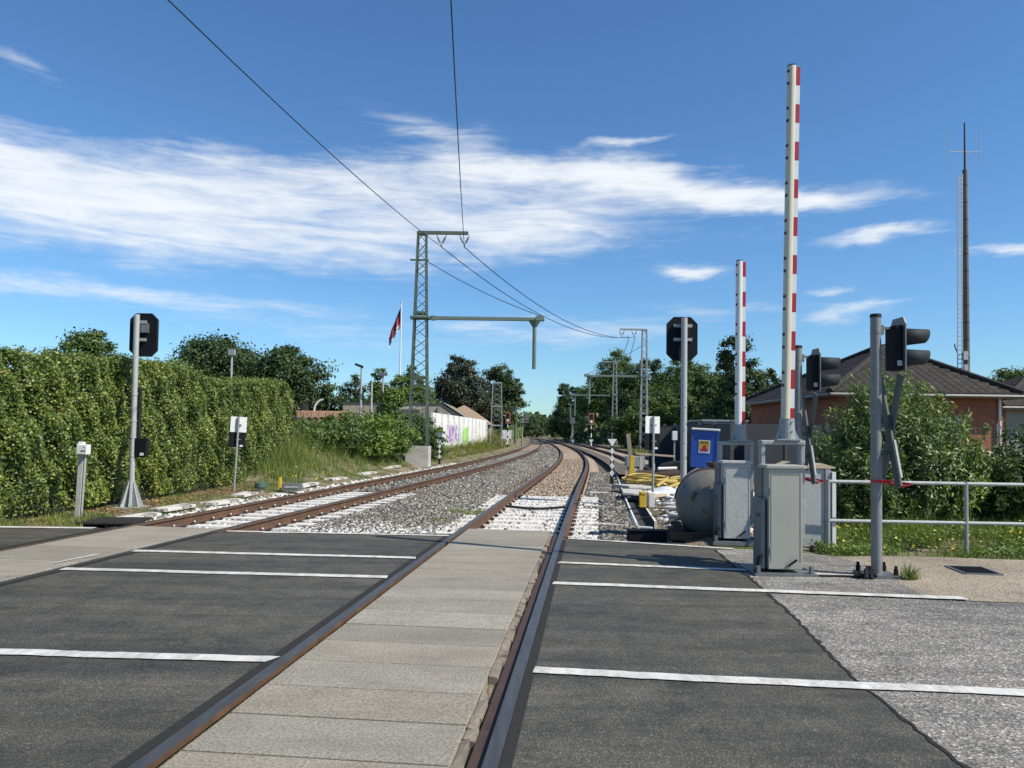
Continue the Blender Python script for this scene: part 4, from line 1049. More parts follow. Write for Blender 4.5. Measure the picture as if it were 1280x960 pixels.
for i, (k, lab, loc, h, r, mat, typ) in enumerate(spec):
    h *= 1.17; r *= 1.25
    if typ == 1: e = [(0, 0, h * 0.30, r, r, h * 0.27), (0.15 * r, 0, h * 0.55, r * 0.8, r * 0.8, h * 0.24), (-0.1 * r, 0, h * 0.78, r * 0.55, r * 0.55, h * 0.20), (0.5 * r, 0, h * 0.42, r * 0.6, r * 0.6, h * 0.2)]
    elif typ == 2: e = [(0, 0, h * 0.35, r * 0.9, r * 0.9, h * 0.3), (0.3 * r, 0, h * 0.66, r * 0.6, r * 0.6, h * 0.22), (-0.4 * r, 0, h * 0.6, r * 0.5, r * 0.5, h * 0.25), (0, 0, h * 0.86, r * 0.3, r * 0.3, h * 0.13)]
    else: e = [(0, 0, h * 0.45, r, r, h * 0.42), (-0.6 * r, 0, h * 0.4, r * 0.8, r * 0.8, h * 0.36), (0.6 * r, 0, h * 0.5, r * 0.75, r * 0.75, h * 0.36), (0.1 * r, 0, h * 0.78, r * 0.7, r * 0.7, h * 0.2)]
    tree(k + '_tree' if not k.endswith('tree') and k != 'conifer' else k, lab, 'tree', loc, h, e, 110 if typ != 2 else 80, 10500 if typ != 2 else 5200, 0.27 if loc[1] < 90 else 0.36, mat, 0.2, GR, seed=120 + i, cr=(0.13, 0.28))
tree('walnut_tree', 'green tree top rising behind the right hand dark roof', 'tree', (34.0, 52, 0), 6.6, [(0, 0, 4.0, 1.9, 1.6, 2.2), (1.8, 0, 4.8, 1.6, 1.5, 1.8), (-1.2, 0, 4.2, 1.0, 1, 1.2)], 80, 8000, 0.22, 'leaf_mid', 0.2, seed=150)
tree('walnut_tree', 'small leafy top beside the foot of the radio mast', (32.5 - 4.7, 46, 0) and 'tree', (26.0, 47, 0), 5.9, [(0, 0, 4.6, 0.8, 0.8, 1.0), (1.4, 0, 4.2, 0.9, 0.9, 1.0)], 40, 2600, 0.2, 'leaf_mid', 0.14, seed=151)
# closed woodland far behind everything that reads as one mass
rng = np.random.default_rng(160)
n = 16000
ang = rng.uniform(-1.15, 1.15, n); rad = rng.uniform(300, 340, n)
hh = 7 + 2.5 * np.sin(ang * 23) + 1.5 * np.sin(ang * 61 + 1)
p = np.stack([np.sin(ang) * rad, np.cos(ang) * rad, rng.uniform(0, 1, n) ** 0.8 * hh], 1)
leaves('distant_woods', p, 1.9, 'leaf_far', None, np.tile([0, -1.0, 0.4], (n, 1)), 0.7, 0.8)['kind'] = 'stuff'
n = 9000
x = rng.uniform(9.5, 34, n); y = 96 + (x - 9.5) * -0.3 + rng.uniform(0, 45, n) * (x < 20) + rng.uniform(0, 8, n)
p = np.stack([x, y, rng.uniform(0, 1, n) ** 0.9 * (3.4 + 0.8 * np.sin(x * 1.3))], 1)
leaves('wood_undergrowth', p, 0.5, 'leaf_dark', None, np.tile([-0.3, -1.0, 0.4], (n, 1)), 0.7, 0.8)['kind'] = 'stuff'
n = 5000
y = rng.uniform(88, 200, n); x = cx(_left, y) - 3.0 - rng.uniform(0, 5, n)
p = np.stack([x, y, rng.uniform(0, 1, n) * (1.8 + 0.6 * np.sin(y * 0.4))], 1)
leaves('trackside_scrub', p, 0.4, 'leaf_bright', None, np.tile([0.5, -1.0, 0.4], (n, 1)), 0.7, 0.8)['kind'] = 'stuff'

# ================================================================== masts and wires
def lattice_mast(t, h, bw, tw, mat, z0=0.0, nb=14, leg=0.07):
    """four tapering legs and zigzag bracing"""
    def w(z): return (bw + (tw - bw) * (z - z0) / (h - z0)) / 2
    for sx in (-1, 1):
        for sy in (-1, 1):
            MB().bar((sx * w(z0), sy * w(z0), z0), (sx * w(h), sy * w(h), h), leg, leg).build('leg', mat, t)
    b = MB()
    zs = [z0 + (h - z0) * (i / nb) ** 0.92 for i in range(nb + 1)]
    for i in range(nb):
        a, c = zs[i], zs[i + 1]; s_ = 1 if i % 2 else -1
        for sy in (-1, 1): b.bar((-s_ * sy * w(a), sy * w(a), a), (s_ * sy * w(c), sy * w(c), c), leg * 0.75, leg * 0.35)
        for sx in (-1, 1): b.bar((sx * w(a), -s_ * w(a), a), (sx * w(c), s_ * w(c), c), leg * 0.3, leg * 0.6)
    for z in (z0 + (h - z0) * 0.32, z0 + (h - z0) * 0.62, h - 0.05):
        q = w(z) + leg * 0.4
        for sx in (-1, 1): b.bar((sx * q, -q, z), (sx * q, q, z), 0.03, 0.09)
        for sy in (-1, 1): b.bar((-q, sy * q, z), (q, sy * q, z), 0.03, 0.09)
    b.build('bracing', mat, t)

def catenary_mast(label, loc, h, side, arm, zc, x0, x1, drop, mat, foot=True, nb=14, bw=0.78, group='overhead line masts'):
    """side: direction of the arms (+1 right); cantilever from x0 to x1 at height zc, drop tube down to z=drop"""
    t = thing('lattice_mast', label, 'mast', loc, group=group)
    z0 = 0.65 if foot else 0.0
    lattice_mast(t, h, bw, 0.34, mat, z0, nb)
    if foot: MB().box((0, 0, 0.2), (1.0, 1.0, 0.9)).build('foundation', 'conc', t, bevel=0.02)
    MB().box((0, 0, z0 + 0.02), (bw + 0.16, bw + 0.16, 0.04)).build('base_plate', mat, t)
    MB().bar((-side * 0.2, 0, h), (side * arm, 0, h), 0.12, 0.14).build('crossarm', mat, t)
    for q in (0.36, 0.86):
        b = MB(); xm = side * arm * q + side * 0.12
        for e in (-1, 1):
            a = Vector((xm + e * 0.22, 0, h - 0.07)); c = Vector((xm, 0, h - 0.56))
            b.cyl(a, c, 0.014, 0.014, 6)
            b.cyl(a.lerp(c, 0.25), a.lerp(c, 0.72), 0.042, 0.042, 8)
        b.cyl((xm, 0, h - 0.53), (xm, 0, h - 0.63), 0.035, 0.03, 8)
        b.build('insulator', 'steel_grey', t)
    if zc:
        c = MB().bar((x0, 0, zc), (x1, 0, zc), 0.15, 0.15)
        c.box((side * 0.05, 0, zc), (bw * 0.9, bw * 0.9, 0.09))
        c.box((side * 0.55, 0, zc), (0.16, 0.20, 0.20))
        c.build('cantilever', 'pale_green', t, bevel=0.01)
        xd = x1 - side * 0.42
        d = MB(); d.cyl((xd, 0, zc - 0.12), (xd, 0, drop), 0.085, 0.085, 10)
        d.cyl((xd, 0, zc - 0.06), (xd, 0, zc - 0.34), 0.27, 0.09, 10)
        d.box((x1 - side * 0.2, 0, zc + 0.05), (0.34, 0.2, 0.2))
        d.build('drop_tube', 'pale_green', t)
    return t
m1 = catenary_mast('tall green lattice mast on a pale concrete block beside the left track', (-4.0, 33.1, 0.15), 9.92, 1, 2.0, 6.2, -0.45, 5.35, 4.05, 'oxide_green', nb=21)
MB().bar((-0.5, 0, 8.72), (0.3, 0, 8.72), 0.09, 0.06).build('bracket', 'oxide_green', m1)
catenary_mast('grey lattice mast right of the line, nearest of the far row', (10.65, 62, -0.1), 10.0, -1, 2.0, 6.2, 0.4, -4.85, 3.9, 'galv', False, 18, 0.60)
catenary_mast('second grey lattice mast of the far row, under the tall light tree', (12.3, 92, -0.1), 10.15, -1, 1.6, 6.1, 0.3, -5.2, 3.6, 'galv', False, 18, 0.66)
catenary_mast('third and smallest grey lattice mast of the far row', (14.2, 123, -0.1), 9.6, -1, 1.4, 6.1, 0.3, -5.3, 4.0, 'galv', False, 18, 0.7)
t = thing('lattice_mast', 'old grey lattice mast without arms at the end of the graffiti wall', 'mast', (-1.25, 64, 0.3), group='overhead line masts')
lattice_mast(t, 5.3, 1.0, 0.7, 'galv', 0.0, 12, 0.06)
t = thing('concrete_pole', 'dark round pole with a stubby top beside the old grey lattice mast', 'pole', (0.45, 92, 0)); MB().cyl((0, 0, -0.2), (0, 0, 7.3), 0.17, 0.12, 10).build('shaft', 'steel_grey', t); MB().cyl((0, 0, 7.3), (0, 0, 7.55), 0.06, 0.04, 8).build('cap', 'steel_grey', t)
t = thing('signal_gantry', 'grey railway signal box on a short post with cage right of the dark pole', 'signal', (1.15, 84, 0))
MB().cyl((0, 0, -0.2), (0, 0, 3.0), 0.09, 0.09, 8).build('post', 'galv', t)
MB().box((0.25, 0, 2.55), (0.9, 0.5, 0.08)).box((0.25, -0.24, 2.85), (0.9, 0.03, 0.04)).box((-0.18, -0.24, 2.7), (0.03, 0.03, 0.35)).box((0.68, -0.24, 2.7), (0.03, 0.03, 0.35)).build('platform', 'galv', t)
MB().box((0.45, 0, 3.15), (0.5, 0.25, 0.75)).box((0.45, -0.14, 3.15), (0.34, 0.02, 0.55)).build('signal_head', 'steel_grey', t)

def wire(label, pts, r, sag=0.0, n=24):
    P = []
    for a, b, s_ in pts:
        a, b = Vector(a), Vector(b)
        P += [a.lerp(b, i / n) - Vector((0, 0, 4 * s_ * (i / n) * (1 - i / n))) for i in range(n + (1 if (a, b, s_) == pts[-1] or True else 0))]
    o = MB().tube(P, r, 6).build('overhead_wire', 'wire'); tag(o, label, 'wire', 'overhead wires'); return o
i1, i2 = (-3.16, 33.1, 9.46), (-2.16, 33.1, 9.46)
wire('left wire rising from the green mast towards the upper left', [((-9.6, -16, 10.0), i1, 1.1)], 0.013)
wire('steep wire rising almost upright from the outer end of the green mast', [((0.35, -16, 10.0), i2, 1.1)], 0.013)
wire('lower of the two wires sagging from the green mast to the far lattice mast', [(i1, (9.4, 62, 9.3), 1.25)], 0.019)
wire('upper of the two wires sagging from the green mast to the far lattice mast', [(i2, (9.9, 62, 9.3), 1.25)], 0.019)
wire('stay wire running from the green mast down to the tip of its long cantilever', [((-3.85, 33.1, 8.87), (1.28, 33.1, 6.48), 0.18)], 0.017)
wire('left of the two wires descending between the nearest and the second far mast', [((9.4, 62, 9.3), (11.3, 92, 9.4), 1.6)], 0.022)
wire('right of the two wires descending between the nearest and the second far mast', [((9.9, 62, 9.3), (11.6, 92, 9.4), 2.3)], 0.022)
wire('stay wire of the nearest far lattice mast', [((10.5, 62, 8.6), (5.95, 62, 6.2), 0.1)], 0.02)

# ================================================================== level crossing barriers
def barrier(label, loc, cab_mat, boom_mat, boom_len, lean, h=1.13, group='raised boom barriers'):
    t = thing('boom_barrier', label, 'barrier', loc, group=group)
    c = MB()
    c.box((0.01, -0.08, h / 2 + 0.03), (0.36, 0.22, h - 0.06))
    c.prism([(-0.205, h - 0.01), (0.225, h - 0.01), (0.225, h + 0.005), (0.20, h + 0.03), (-0.19, h + 0.03), (-0.205, h + 0.015)], 'y', -0.215, 0.055)
    cab = c.build('cabinet', cab_mat, t, bevel=0.008)
    MB().bar((0.035, -0.205, 0.10), (0.115, -0.235, 0.17), 0.022, 0.02).build('handle', 'black', cab)
    MB().cyl((0.035, -0.195, 0.10), (0.035, -0.215, 0.10), 0.018, 0.018, 10).build('lock', 'steel_grey', cab)
    sm_ = MB()                                                     # door seam, hinges and a small vent on the front
    for a_, c_ in (((-0.145, 0.14), (-0.145, h - 0.07)), ((0.165, 0.14), (0.165, h - 0.07)), ((-0.145, h - 0.07), (0.165, h - 0.07))): sm_.bar((a_[0], -0.1915, a_[1]), (c_[0], -0.1915, c_[1]), 0.006, 0.003)
    sm_.build('door_seam', 'steel_grey', cab)
    for z in (0.25, h - 0.25): MB().cyl((-0.16, -0.196, z - 0.04), (-0.16, -0.196, z + 0.04), 0.009, 0.009, 8).build('hinge', 'steel_grey', cab)
    b = MB(); b.box((0.0, 0.05, 0.0), (0.66, 0.62, 0.05))
    for x, y in ((0.27, -0.22), (-0.29, -0.22), (0.27, 0.3)): b.cyl((x, y, 0.02), (x, y, 0.10), 0.026, 0.026, 6)
    b.build('base_plate', 'steel_grey', t)
    # drive housing on the left
    d = MB(); d.box((-0.155, 0.12, h * 0.52), (0.06, 0.26, h * 0.96)); d.box((-0.215, -0.02, 0.43), (0.05, 0.26, 0.74)); d.box((0.05, 0.17, h * 0.48), (0.36, 0.2, h * 0.9))
    for z in (0.16, 0.62): d.cyl((-0.24, -0.07, z), (-0.275, -0.07, z), 0.02, 0.02, 8)
    d.build('drive_housing', 'steel_grey', t, bevel=0.006)
    MB().tube([(-0.25, -0.11, 0.02), (-0.27, -0.14, 0.10), (-0.24, -0.16, 0.2), (-0.27, -0.17, 0.07), (-0.31, -0.17, 0.03)], 0.022, 7).build('cable_gland', 'black', t)
    # counterweight frame that carries the boom
    f = MB(); zt = h + 0.26
    f.box((-0.15, 0.10, (zt + 0.75) / 2), (0.05, 0.10, zt - 0.75)); f.box((0.285, 0.10, (zt + 0.34) / 2), (0.05, 0.10, zt - 0.34))
    f.box((0.0675, 0.10, zt + 0.005), (0.485, 0.13, 0.05))
    f.build('counterweight_frame', 'galv', t, bevel=0.010)
    zb = zt + 0.03
    s = MB(); s.cyl((0.12, 0.08, zb), (0.12, 0.08, zb + 0.24), 0.088, 0.078, 18); s.box((0.12, 0.08, zb + 0.008), (0.27, 0.2, 0.016))
    s.prism([(0.2, zb), (0.26, zb), (0.2, zb + 0.13)], 'y', 0.07, 0.085); s.prism([(0.04, zb), (-0.02, zb), (0.04, zb + 0.13)], 'y', 0.07, 0.085)
    for z in (0.10, 0.2):
        for e in (-1, 1): s.cyl((0.12 + e * 0.03, 0.0, zb + z), (0.12 + e * 0.03, -0.012, zb + z), 0.010, 0.010, 6)
    s.build('boom_socket', 'galv', t)
    # boom: rounded profile, dark discs on its left edge, striped edge on its right
    z0 = zb + 0.20; lz = boom_len
    prof = []
    for i in range(13):
        a = math.pi * (0.5 + i / 12); prof.append((0.045 * math.cos(a) * 1.0 - 0.02, 0.055 * math.sin(a)))
    prof += [(0.008, -0.053), (0.016, -0.048), (0.016, 0.048), (0.008, 0.053)]
    bm = MB(); bm.prism([(0.12 + p[0], 0.08 + p[1]) for p in prof], 'z', z0, z0 + lz)
    boom = bm.build('boom', boom_mat, t, smooth=True)
    k = MB(); z = z0 + lz - 0.02
    n = 0; st = MB()
    while z > z0 + 0.12:
        st.box((0.137 + 0.023, 0.08, z - 0.105), (0.046, 0.092, 0.21), mi=n % 2)
        z -= 0.211; n += 1
    st.build('reflective_strip', ['red', 'white'], boom)
    z = z0 + lz - 0.06
    i = 0
    while z > z0 + 0.2:
        k.cyl((0.0615, 0.0568, z), (0.0560, 0.0542, z), 0.019, 0.019, 10); z -= 0.14 if i % 2 == 0 else 0.281; i += 1
    k.build('edge_discs', 'darkred', boom)
    MB().prism([(0.12 + p[0] * 1.02, 0.08 + p[1] * 1.02) for p in prof], 'z', z0 + lz, z0 + lz + 0.012).build('end_cap', 'black', boom)
    boom.rotation_euler = (0, lean, 0)
    # turn about the socket rather than the ground
    boom.location = Vector((0.12, 0.08, z0)) - Matrix.Rotation(lean, 3, 'Y') @ Vector((0.12, 0.08, z0))
    return t
barrier('front crossing barrier with a tall cream boom and plain beige grey cabinet', (2.90, 8.36, 0.0), 'cabinet', 'cream', 3.97, R(1.0))
barrier('rear crossing barrier with a shorter white boom and blotchy galvanised cabinet', (3.08, 10.72, 0.0), 'galv_light', 'white', 2.35, R(0.2), 1.09)

# ================================================================== road signals with crosses
def road_signal(label, loc, group='road signals with crossing crosses'):
    t = thing('crossing_signal', label, 'signal', loc, group=group)
    p = MB(); p.cyl((0, 0, 0.03), (0, 0, 2.76), 0.056, 0.055, 20)
    for z in (2.58, 2.20, 2.09, 1.60, 1.30): p.cyl((0, 0, z), (0, 0, z + 0.012), 0.059, 0.059, 20)
    pole = p.build('pole', 'pole_grey', t, smooth=True)
    MB().cyl((0, 0, 2.755), (0, 0, 2.79), 0.060, 0.056, 20).build('cap', 'black', pole)
    b = MB(); b.box((0.0, 0, 0.015), (0.36, 0.34, 0.03)); b.box((0.02, 0.02, -0.04), (0.25, 0.25, 0.09))
    base = b.build('base_plate', 'steel_grey', t)
    for x, y in ((-0.14, -0.13), (0.14, -0.13), (-0.14, 0.13), (0.14, 0.13)):
        MB().cyl((x, y, 0.03), (x, y, 0.09), 0.026, 0.026, 6).cyl((x, y, 0.09), (x, y, 0.125), 0.018, 0.018, 6).build('bolt', 'black', base)
    a = MB(); a.bar((0.05, 0, 2.64), (0.20, 0, 2.64), 0.03, 0.025); a.box((0.065, 0, 2.62), (0.03, 0.05, 0.1))
    a.build('bracket', 'steel_grey', t)
    h = MB(); h.box((0.193, 0, 2.425), (0.075, 0.24, 0.475))
    head = h.build('signal_head', 'signal_black', t, bevel=0.01)
    MB().box((0.243, 0, 2.425), (0.012, 0.32, 0.50)).prism([(-0.16, 2.675), (0.16, 2.675), (0.11, 2.75), (-0.11, 2.75)], 'x', 0.237, 0.249).build('backplate', 'steel_grey', head)
    MB().box((0.195, -0.1225, 2.255), (0.05, 0.003, 0.055)).build('sticker', 'galv_light', head)
    for z in (2.545, 2.32):
        v = MB(); n = 20
        A = []; B = []
        for i in range(n + 1):
            ang = -math.pi + i * math.pi * 2 / n
            A.append((0.25, 0.098 * math.sin(ang), z + 0.098 * math.cos(ang)))
            ln = 0.31 - 0.018 * (1 - math.cos(ang))
            B.append((0.25 + ln, 0.078 * math.sin(ang), z + 0.075 * math.cos(ang) + 0.014))
        v.add(A + B, [(i, i + 1, n + 2 + i, n + 1 + i) for i in range(n)])
        vo = v.build('visor', 'visor', head, smooth=True)
        sm = vo.modifiers.new('thickness', 'SOLIDIFY'); sm.thickness = 0.006
        MB().cyl((0.249, 0, z), (0.262, 0, z), 0.096, 0.096, 20).build('lens', 'glass', head)
    # tall diagonal cross on the road side, seen edge on
    for s_, nm in ((1, 0), (-1, 1)):
        c = MB()
        c.bar((0.135 + nm * 0.022, s_ * 0.215, 0.95), (0.135 + nm * 0.022, -s_ * 0.215, 2.13), 0.020, 0.125, up=(1, 0, 0)) if False else None
        p0 = Vector((0.135 + nm * 0.024, -s_ * 0.215, 0.95)); p1 = Vector((0.135 + nm * 0.024, s_ * 0.215, 2.13))
        c.bar(p0, p1, 0.022, 0.12, up=(0, -1, 0)) if False else None
        d = (p1 - p0).normalized(); q = Vector((0, d.z, -d.y)) * 0.058; e = Vector((0.010, 0, 0))
        vs = [pt + u * q + w * e for pt in (p0, p1) for u, w in ((-1, -1), (1, -1), (1, 1), (-1, 1))]
        c.add(vs, [(0, 1, 2, 3), (7, 6, 5, 4), (0, 4, 5, 1), (1, 5, 6, 2), (2, 6, 7, 3), (3, 7, 4, 0)])
        arm = c.build('cross_arm', 'crossback', t)
        q2 = p0.lerp(p1, 0.07); q3 = p0.lerp(p1, 0.40)
        if s_ == 1:
            r_ = MB().bar(q2 - q * 1.02 + e * 1.3, q3 - q * 1.02 + e * 1.3, 0.022, 0.012).build('edge_strip', 'crossedge', arm)  # pale strip along the lower part of one arm's edge
    for z in (1.60, 1.30): MB().bar((0.05, 0, z), (0.15, 0, z), 0.03, 0.05).build('cross_bracket', 'crossback', t)
    return t
def tape(label, loc):
    t = thing('barrier_tape', label, 'tape', loc)
    mb = MB()
    mb.cyl((0, 0, 0.985), (0, 0, 1.02), 0.059, 0.060, 20)
    mb.build('wrap', 'tape', t)
    o = MB(); o.bar((0.062, -0.05, 1.015), (0.27, -0.22, 0.985), 0.008, 0.02); o.bar((0.05, 0.05, 1.01), (0.19, -0.20, 0.955), 0.010, 0.028); o.bar((0.18, -0.2, 0.965), (0.27, -0.22, 0.985), 0.008, 0.018)
    o.build('tail', 'tape', t)
road_signal('front crossing signal by the footpath, two visored lamps above an edge on cross', (3.895, 8.22, 0.0))
road_signal('rear crossing signal half hidden behind the front barrier', (3.85, 10.35, -0.10))
tape('red tape tied around the front signal pole at railing height', (3.895, 8.22, 0.0))
tape('red tape tied around the rear signal pole behind the front barrier', (3.85, 10.35, -0.10))
rs = random.Random(12)
mb = MB()
for i in range(9):
    a = rs.uniform(0, 6.28); mb.tube([(rs.uniform(-.06, .06), rs.uniform(-.05, .05), 0.01), (math.cos(a) * 0.06, math.sin(a) * 0.05, rs.uniform(0.05, 0.12)), (math.cos(a) * 0.11, math.sin(a) * 0.09, 0.02)], 0.018, 6)
o = mb.build('cable_bundle', 'black'); o.location = (3.70, 8.05, 0.0); tag(o, 'crumpled black cable loops at the foot of the front signal pole', 'cable')
mb = MB().tube([(3.68, 8.07, 0.012), (3.5, 8.12, 0.012), (3.25, 8.12, 0.012), (3.12, 8.16, 0.02)], 0.012, 6)
tag(mb.build('ground_cable', 'black'), 'thin black cable lying between the front barrier and the signal pole', 'cable')

# ================================================================== monitoring signals seen from behind
def monitor_signal(label, loc, h, bw, bh, bx, r, kind):
    t = thing('railway_signal', label, 'signal', loc, group='black octagonal signal boards seen from behind')
    p = MB().cyl((0, 0, 0), (0, 0, h), r, r, 18)
    for z in (0.3, 0.95, 1.3, 1.6, 2.1): p.cyl((0, 0, z), (0, 0, z + 0.02), r + 0.008, r + 0.008, 18)
    p.build('pole', 'galv_light', t, smooth=True)
    zc = h - bh / 2 + 0.03; c = min(bw, bh) * 0.22; w, v = bw / 2, bh / 2
    oct_ = [(bx - w + c, zc - v), (bx + w - c, zc - v), (bx + w, zc - v + c), (bx + w, zc + v - c), (bx + w - c, zc + v), (bx - w + c, zc + v), (bx - w, zc + v - c), (bx - w, zc - v + c)]
    bd = MB().prism(oct_, 'y', r + 0.05, r + 0.065).build('board', 'signal_black', t)
    rim = MB()
    for a, b in zip(oct_, oct_[1:] + oct_[:1]): rim.bar((a[0], r + 0.075, a[1]), (b[0], r + 0.075, b[1]), 0.022, 0.06, up=(0, 1, 0))
    rim.build('rim', 'black', bd)
    for z in (zc + bh * 0.30, zc - bh * 0.02 if kind else zc - bh * 0.12):
        MB().box((bx * 0.6, r + 0.02, z), (bw * 0.62 if kind else bw * 0.4, 0.04, bh * 0.07)).build('board_bracket', 'galv', bd)
    MB().box((bx + bw * (0.06 if not kind else 0.1), r + 0.035, zc + bh * 0.16), (bw * 0.30, 0.05, bh * 0.22)).build('lamp_housing', 'steel_grey' if not kind else 'black', bd)
    if not kind:
        MB().tube([(r + 0.035, 0.04, 0.95), (r + 0.035, 0.04, 2.25)], 0.035, 10).build('cable_duct', 'black', t)
        bx_ = MB().box((r + 0.11, 0.02, 1.12), (0.21, 0.12, 0.36)).build('switch_box', 'signal_black', t, bevel=0.008)
        MB().box((r + 0.14, -0.043, 1.0), (0.07, 0.004, 0.05)).build('sticker', 'white', bx_)
        f = MB().box((0, 0, 0.01), (0.5, 0.5, 0.03))
        for k in range(8):
            a = k * math.pi / 4 + 0.3; dx, dy = math.cos(a), math.sin(a)
            x, y = -dy * 0.006, dx * 0.006
            f.add([(dx * r + x, dy * r + y, 0.02), (dx * 0.23 + x, dy * 0.23 + y, 0.02), (dx * 0.19 + x, dy * 0.19 + y, 0.10), (dx * r + x, dy * r + y, 0.52), (dx * r - x, dy * r - y, 0.02), (dx * 0.23 - x, dy * 0.23 - y, 0.02), (dx * 0.19 - x, dy * 0.19 - y, 0.10), (dx * r - x, dy * r - y, 0.52)],
                  [(0, 1, 2, 3), (7, 6, 5, 4), (0, 4, 5, 1), (1, 5, 6, 2), (2, 6, 7, 3), (3, 7, 4, 0)])
        f.build('gusset_foot', 'galv_light', t)
    else:
        MB().box((0, 0, 0.02), (0.4, 0.4, 0.04)).build('base_plate', 'galv', t)
        for z in (1.0, 1.75): MB().cyl((r + 0.01, -0.05, z), (r + 0.03, -0.05, z), 0.03, 0.03, 8).build('clamp', 'black', t)
    return t
monitor_signal('black octagonal signal board on a galvanised pole in front of the hedge', (-7.08, 14.4, -0.04), 3.62, 0.50, 0.80, 0.085, 0.052, 0)
monitor_signal('larger black octagonal signal board on a grey pole behind the tank', (3.87, 17.3, -0.02), 4.12, 0.68, 0.98, -0.02, 0.070, 1)

def bw_sign(label, loc, h, lean):
    t = thing('track_sign', label, 'sign', loc, group='white over black square signs')
    t.rotation_euler = (0, R(lean), R(24))
    MB().cyl((0, 0, -0.15), (0, 0, h), 0.027, 0.027, 10).build('post', 'galv', t)
    MB().box((0.01, 0.05, h - 0.19), (0.37, 0.012, 0.37)).build('white_panel', 'white', t)
    MB().box((0.0, 0.05, h - 0.56), (0.38, 0.012, 0.365)).build('black_panel', 'signal_black', t)
    MB().box((0.10, 0.041, h - 0.70), (0.07, 0.004, 0.04)).build('sticker', 'white', t)
    for z in (h - 0.2, h - 0.55): MB().box((0.02, 0.02, z), (0.11, 0.06, 0.03)).build('clamp', 'steel_grey', t)
bw_sign('white over black square sign on a leaning post before the hedge', (-6.62, 18.45, -0.05), 1.80, 2.2)
bw_sign('white over black square sign on a thin post left of the grey tank', (3.09, 16.8, -0.02), 1.88, 0.3)

t = thing('marker_post', 'short pale post with a small white box on top by the left hedge', 'post', (-7.06, 12.62, -0.04)); t.rotation_euler = (0, R(1.8), 0)
MB().box((0, 0, 0.5), (0.085, 0.075, 1.1)).build('post', 'conc', t, bevel=0.006)
MB().cyl((0.065, -0.02, 0.0), (0.065, -0.02, 1.05), 0.018, 0.018, 8).build('conduit', 'galv_light', t)
bx_ = MB().box((0.05, -0.06, 1.13), (0.17, 0.13, 0.16)).box((-0.01, -0.02, 1.2), (0.09, 0.08, 0.1)).build('box', 'white', t, bevel=0.008)
MB().cyl((0.06, -0.122, 1.11), (0.06, -0.13, 1.11), 0.014, 0.014, 8).cyl((0.10, -0.122, 1.11), (0.10, -0.13, 1.11), 0.014, 0.014, 8).cyl((0.09, -0.122, 1.17), (0.09, -0.13, 1.17), 0.008, 0.008, 8).build('hole_disc', 'black', bx_)  # black discs drawn as the dark of holes in the box

def diamond_post(label, loc, n, tri):
    t = thing('marker_board', label, 'sign', loc, group='black posts with white diamonds')
    H_ = n * 0.235 + 0.18
    MB().box((0, 0.012, H_ / 2 - 0.05), (0.11, 0.02, H_ + 0.1)).build('board', 'black', t)
    for i in range(n):
        z = 0.25 + i * 0.235
        MB().prism([(0, z - 0.115), (0.075, z), (0, z + 0.115), (-0.075, z)], 'y', -0.004, 0.001).build('diamond', 'white', t)
    if tri: MB().prism([(-0.15, H_ + 0.22), (0.15, H_ + 0.22), (0, H_ - 0.02)], 'y', -0.01, 0.01).build('triangle', 'white', t)
diamond_post('black post with white diamonds and an inverted triangle by the green mast', (-3.28, 35.2, 0.05), 4, True)
diamond_post('black post with white diamonds and an inverted triangle beside the cable trough', (3.22, 24.6, -0.05), 4, True)

def line_signal(label, loc, h, lit):
    t = thing('line_signal', label, 'signal', loc, group='small orange framed line signals')
    for i in range(6):
        MB().cyl((0, 0, h * i / 6 * 0.86), (0, 0, h * (i + 1) / 6 * 0.86), 0.055, 0.055, 8).build('post_band', 'white' if i % 2 else 'black', t)
    hd_ = MB().box((0, 0, h + 0.1), (0.46, 0.2, 1.0)).build('signal_head', 'lamp_red', t, bevel=0.02)
    MB().box((0, -0.108, h + 0.16), (0.30, 0.02, 0.72)).build('lamp_panel', 'black', hd_)
    MB().cyl((0, -0.12, h - 0.10), (0, -0.14, h - 0.10), 0.12, 0.12, 12).build('lens', 'white', hd_)
    MB().prism([(-0.2, h * 0.36), (0.2, h * 0.36), (0, h * 0.36 - 0.3)], 'y', -0.07, -0.06).build('triangle', 'white', t)
    MB().box((0, 0, 0.0), (0.35, 0.3, 0.15)).build('foot', 'conc', t)
line_signal('orange framed line signal on a banded post left of the left track', (-0.35, 68, 0.0), 2.6, True)
line_signal('orange framed line signal on a black and white post between main line and siding', (6.75, 65.3, 0.0), 2.55, True)
t = thing('line_signal', 'grey line signal on a plain post with a white plate at its foot', 'signal', (8.3, 105, -0.1), group='small orange framed line signals')
MB().cyl((0, 0, 0), (0, 0, 2.9), 0.09, 0.09, 8).build('post', 'galv', t); MB().box((0, 0, 3.2), (0.62, 0.3, 0.9)).box((0, -0.16, 3.2), (0.44, 0.02, 0.65)).build('signal_head', 'steel_grey', t); MB().box((0, -0.1, 0.35), (0.42, 0.05, 0.6)).build('plate', 'white', t); MB().box((0, 0, 1.3), (0.3, 0.2, 0.5)).build('relay_box', 'galv', t)

# ================================================================== right hand yard
t = thing('tube_railing', 'grey tube railing with two rails along the footpath', 'railing', (4.19, 10.19, 0))
for x in (0, 1.80, 3.6, 5.4):
    MB().cyl((x, -0.022 * x, -0.1), (x, -0.022 * x, 0.90), 0.026, 0.026, 10).build('post', 'galv', t)
for z in (0.36, 0.875):
    MB().cyl((0.0, 0.0, z), (5.6, -0.123, z - 0.01), 0.024, 0.024, 10).build('rail', 'galv_light', t)

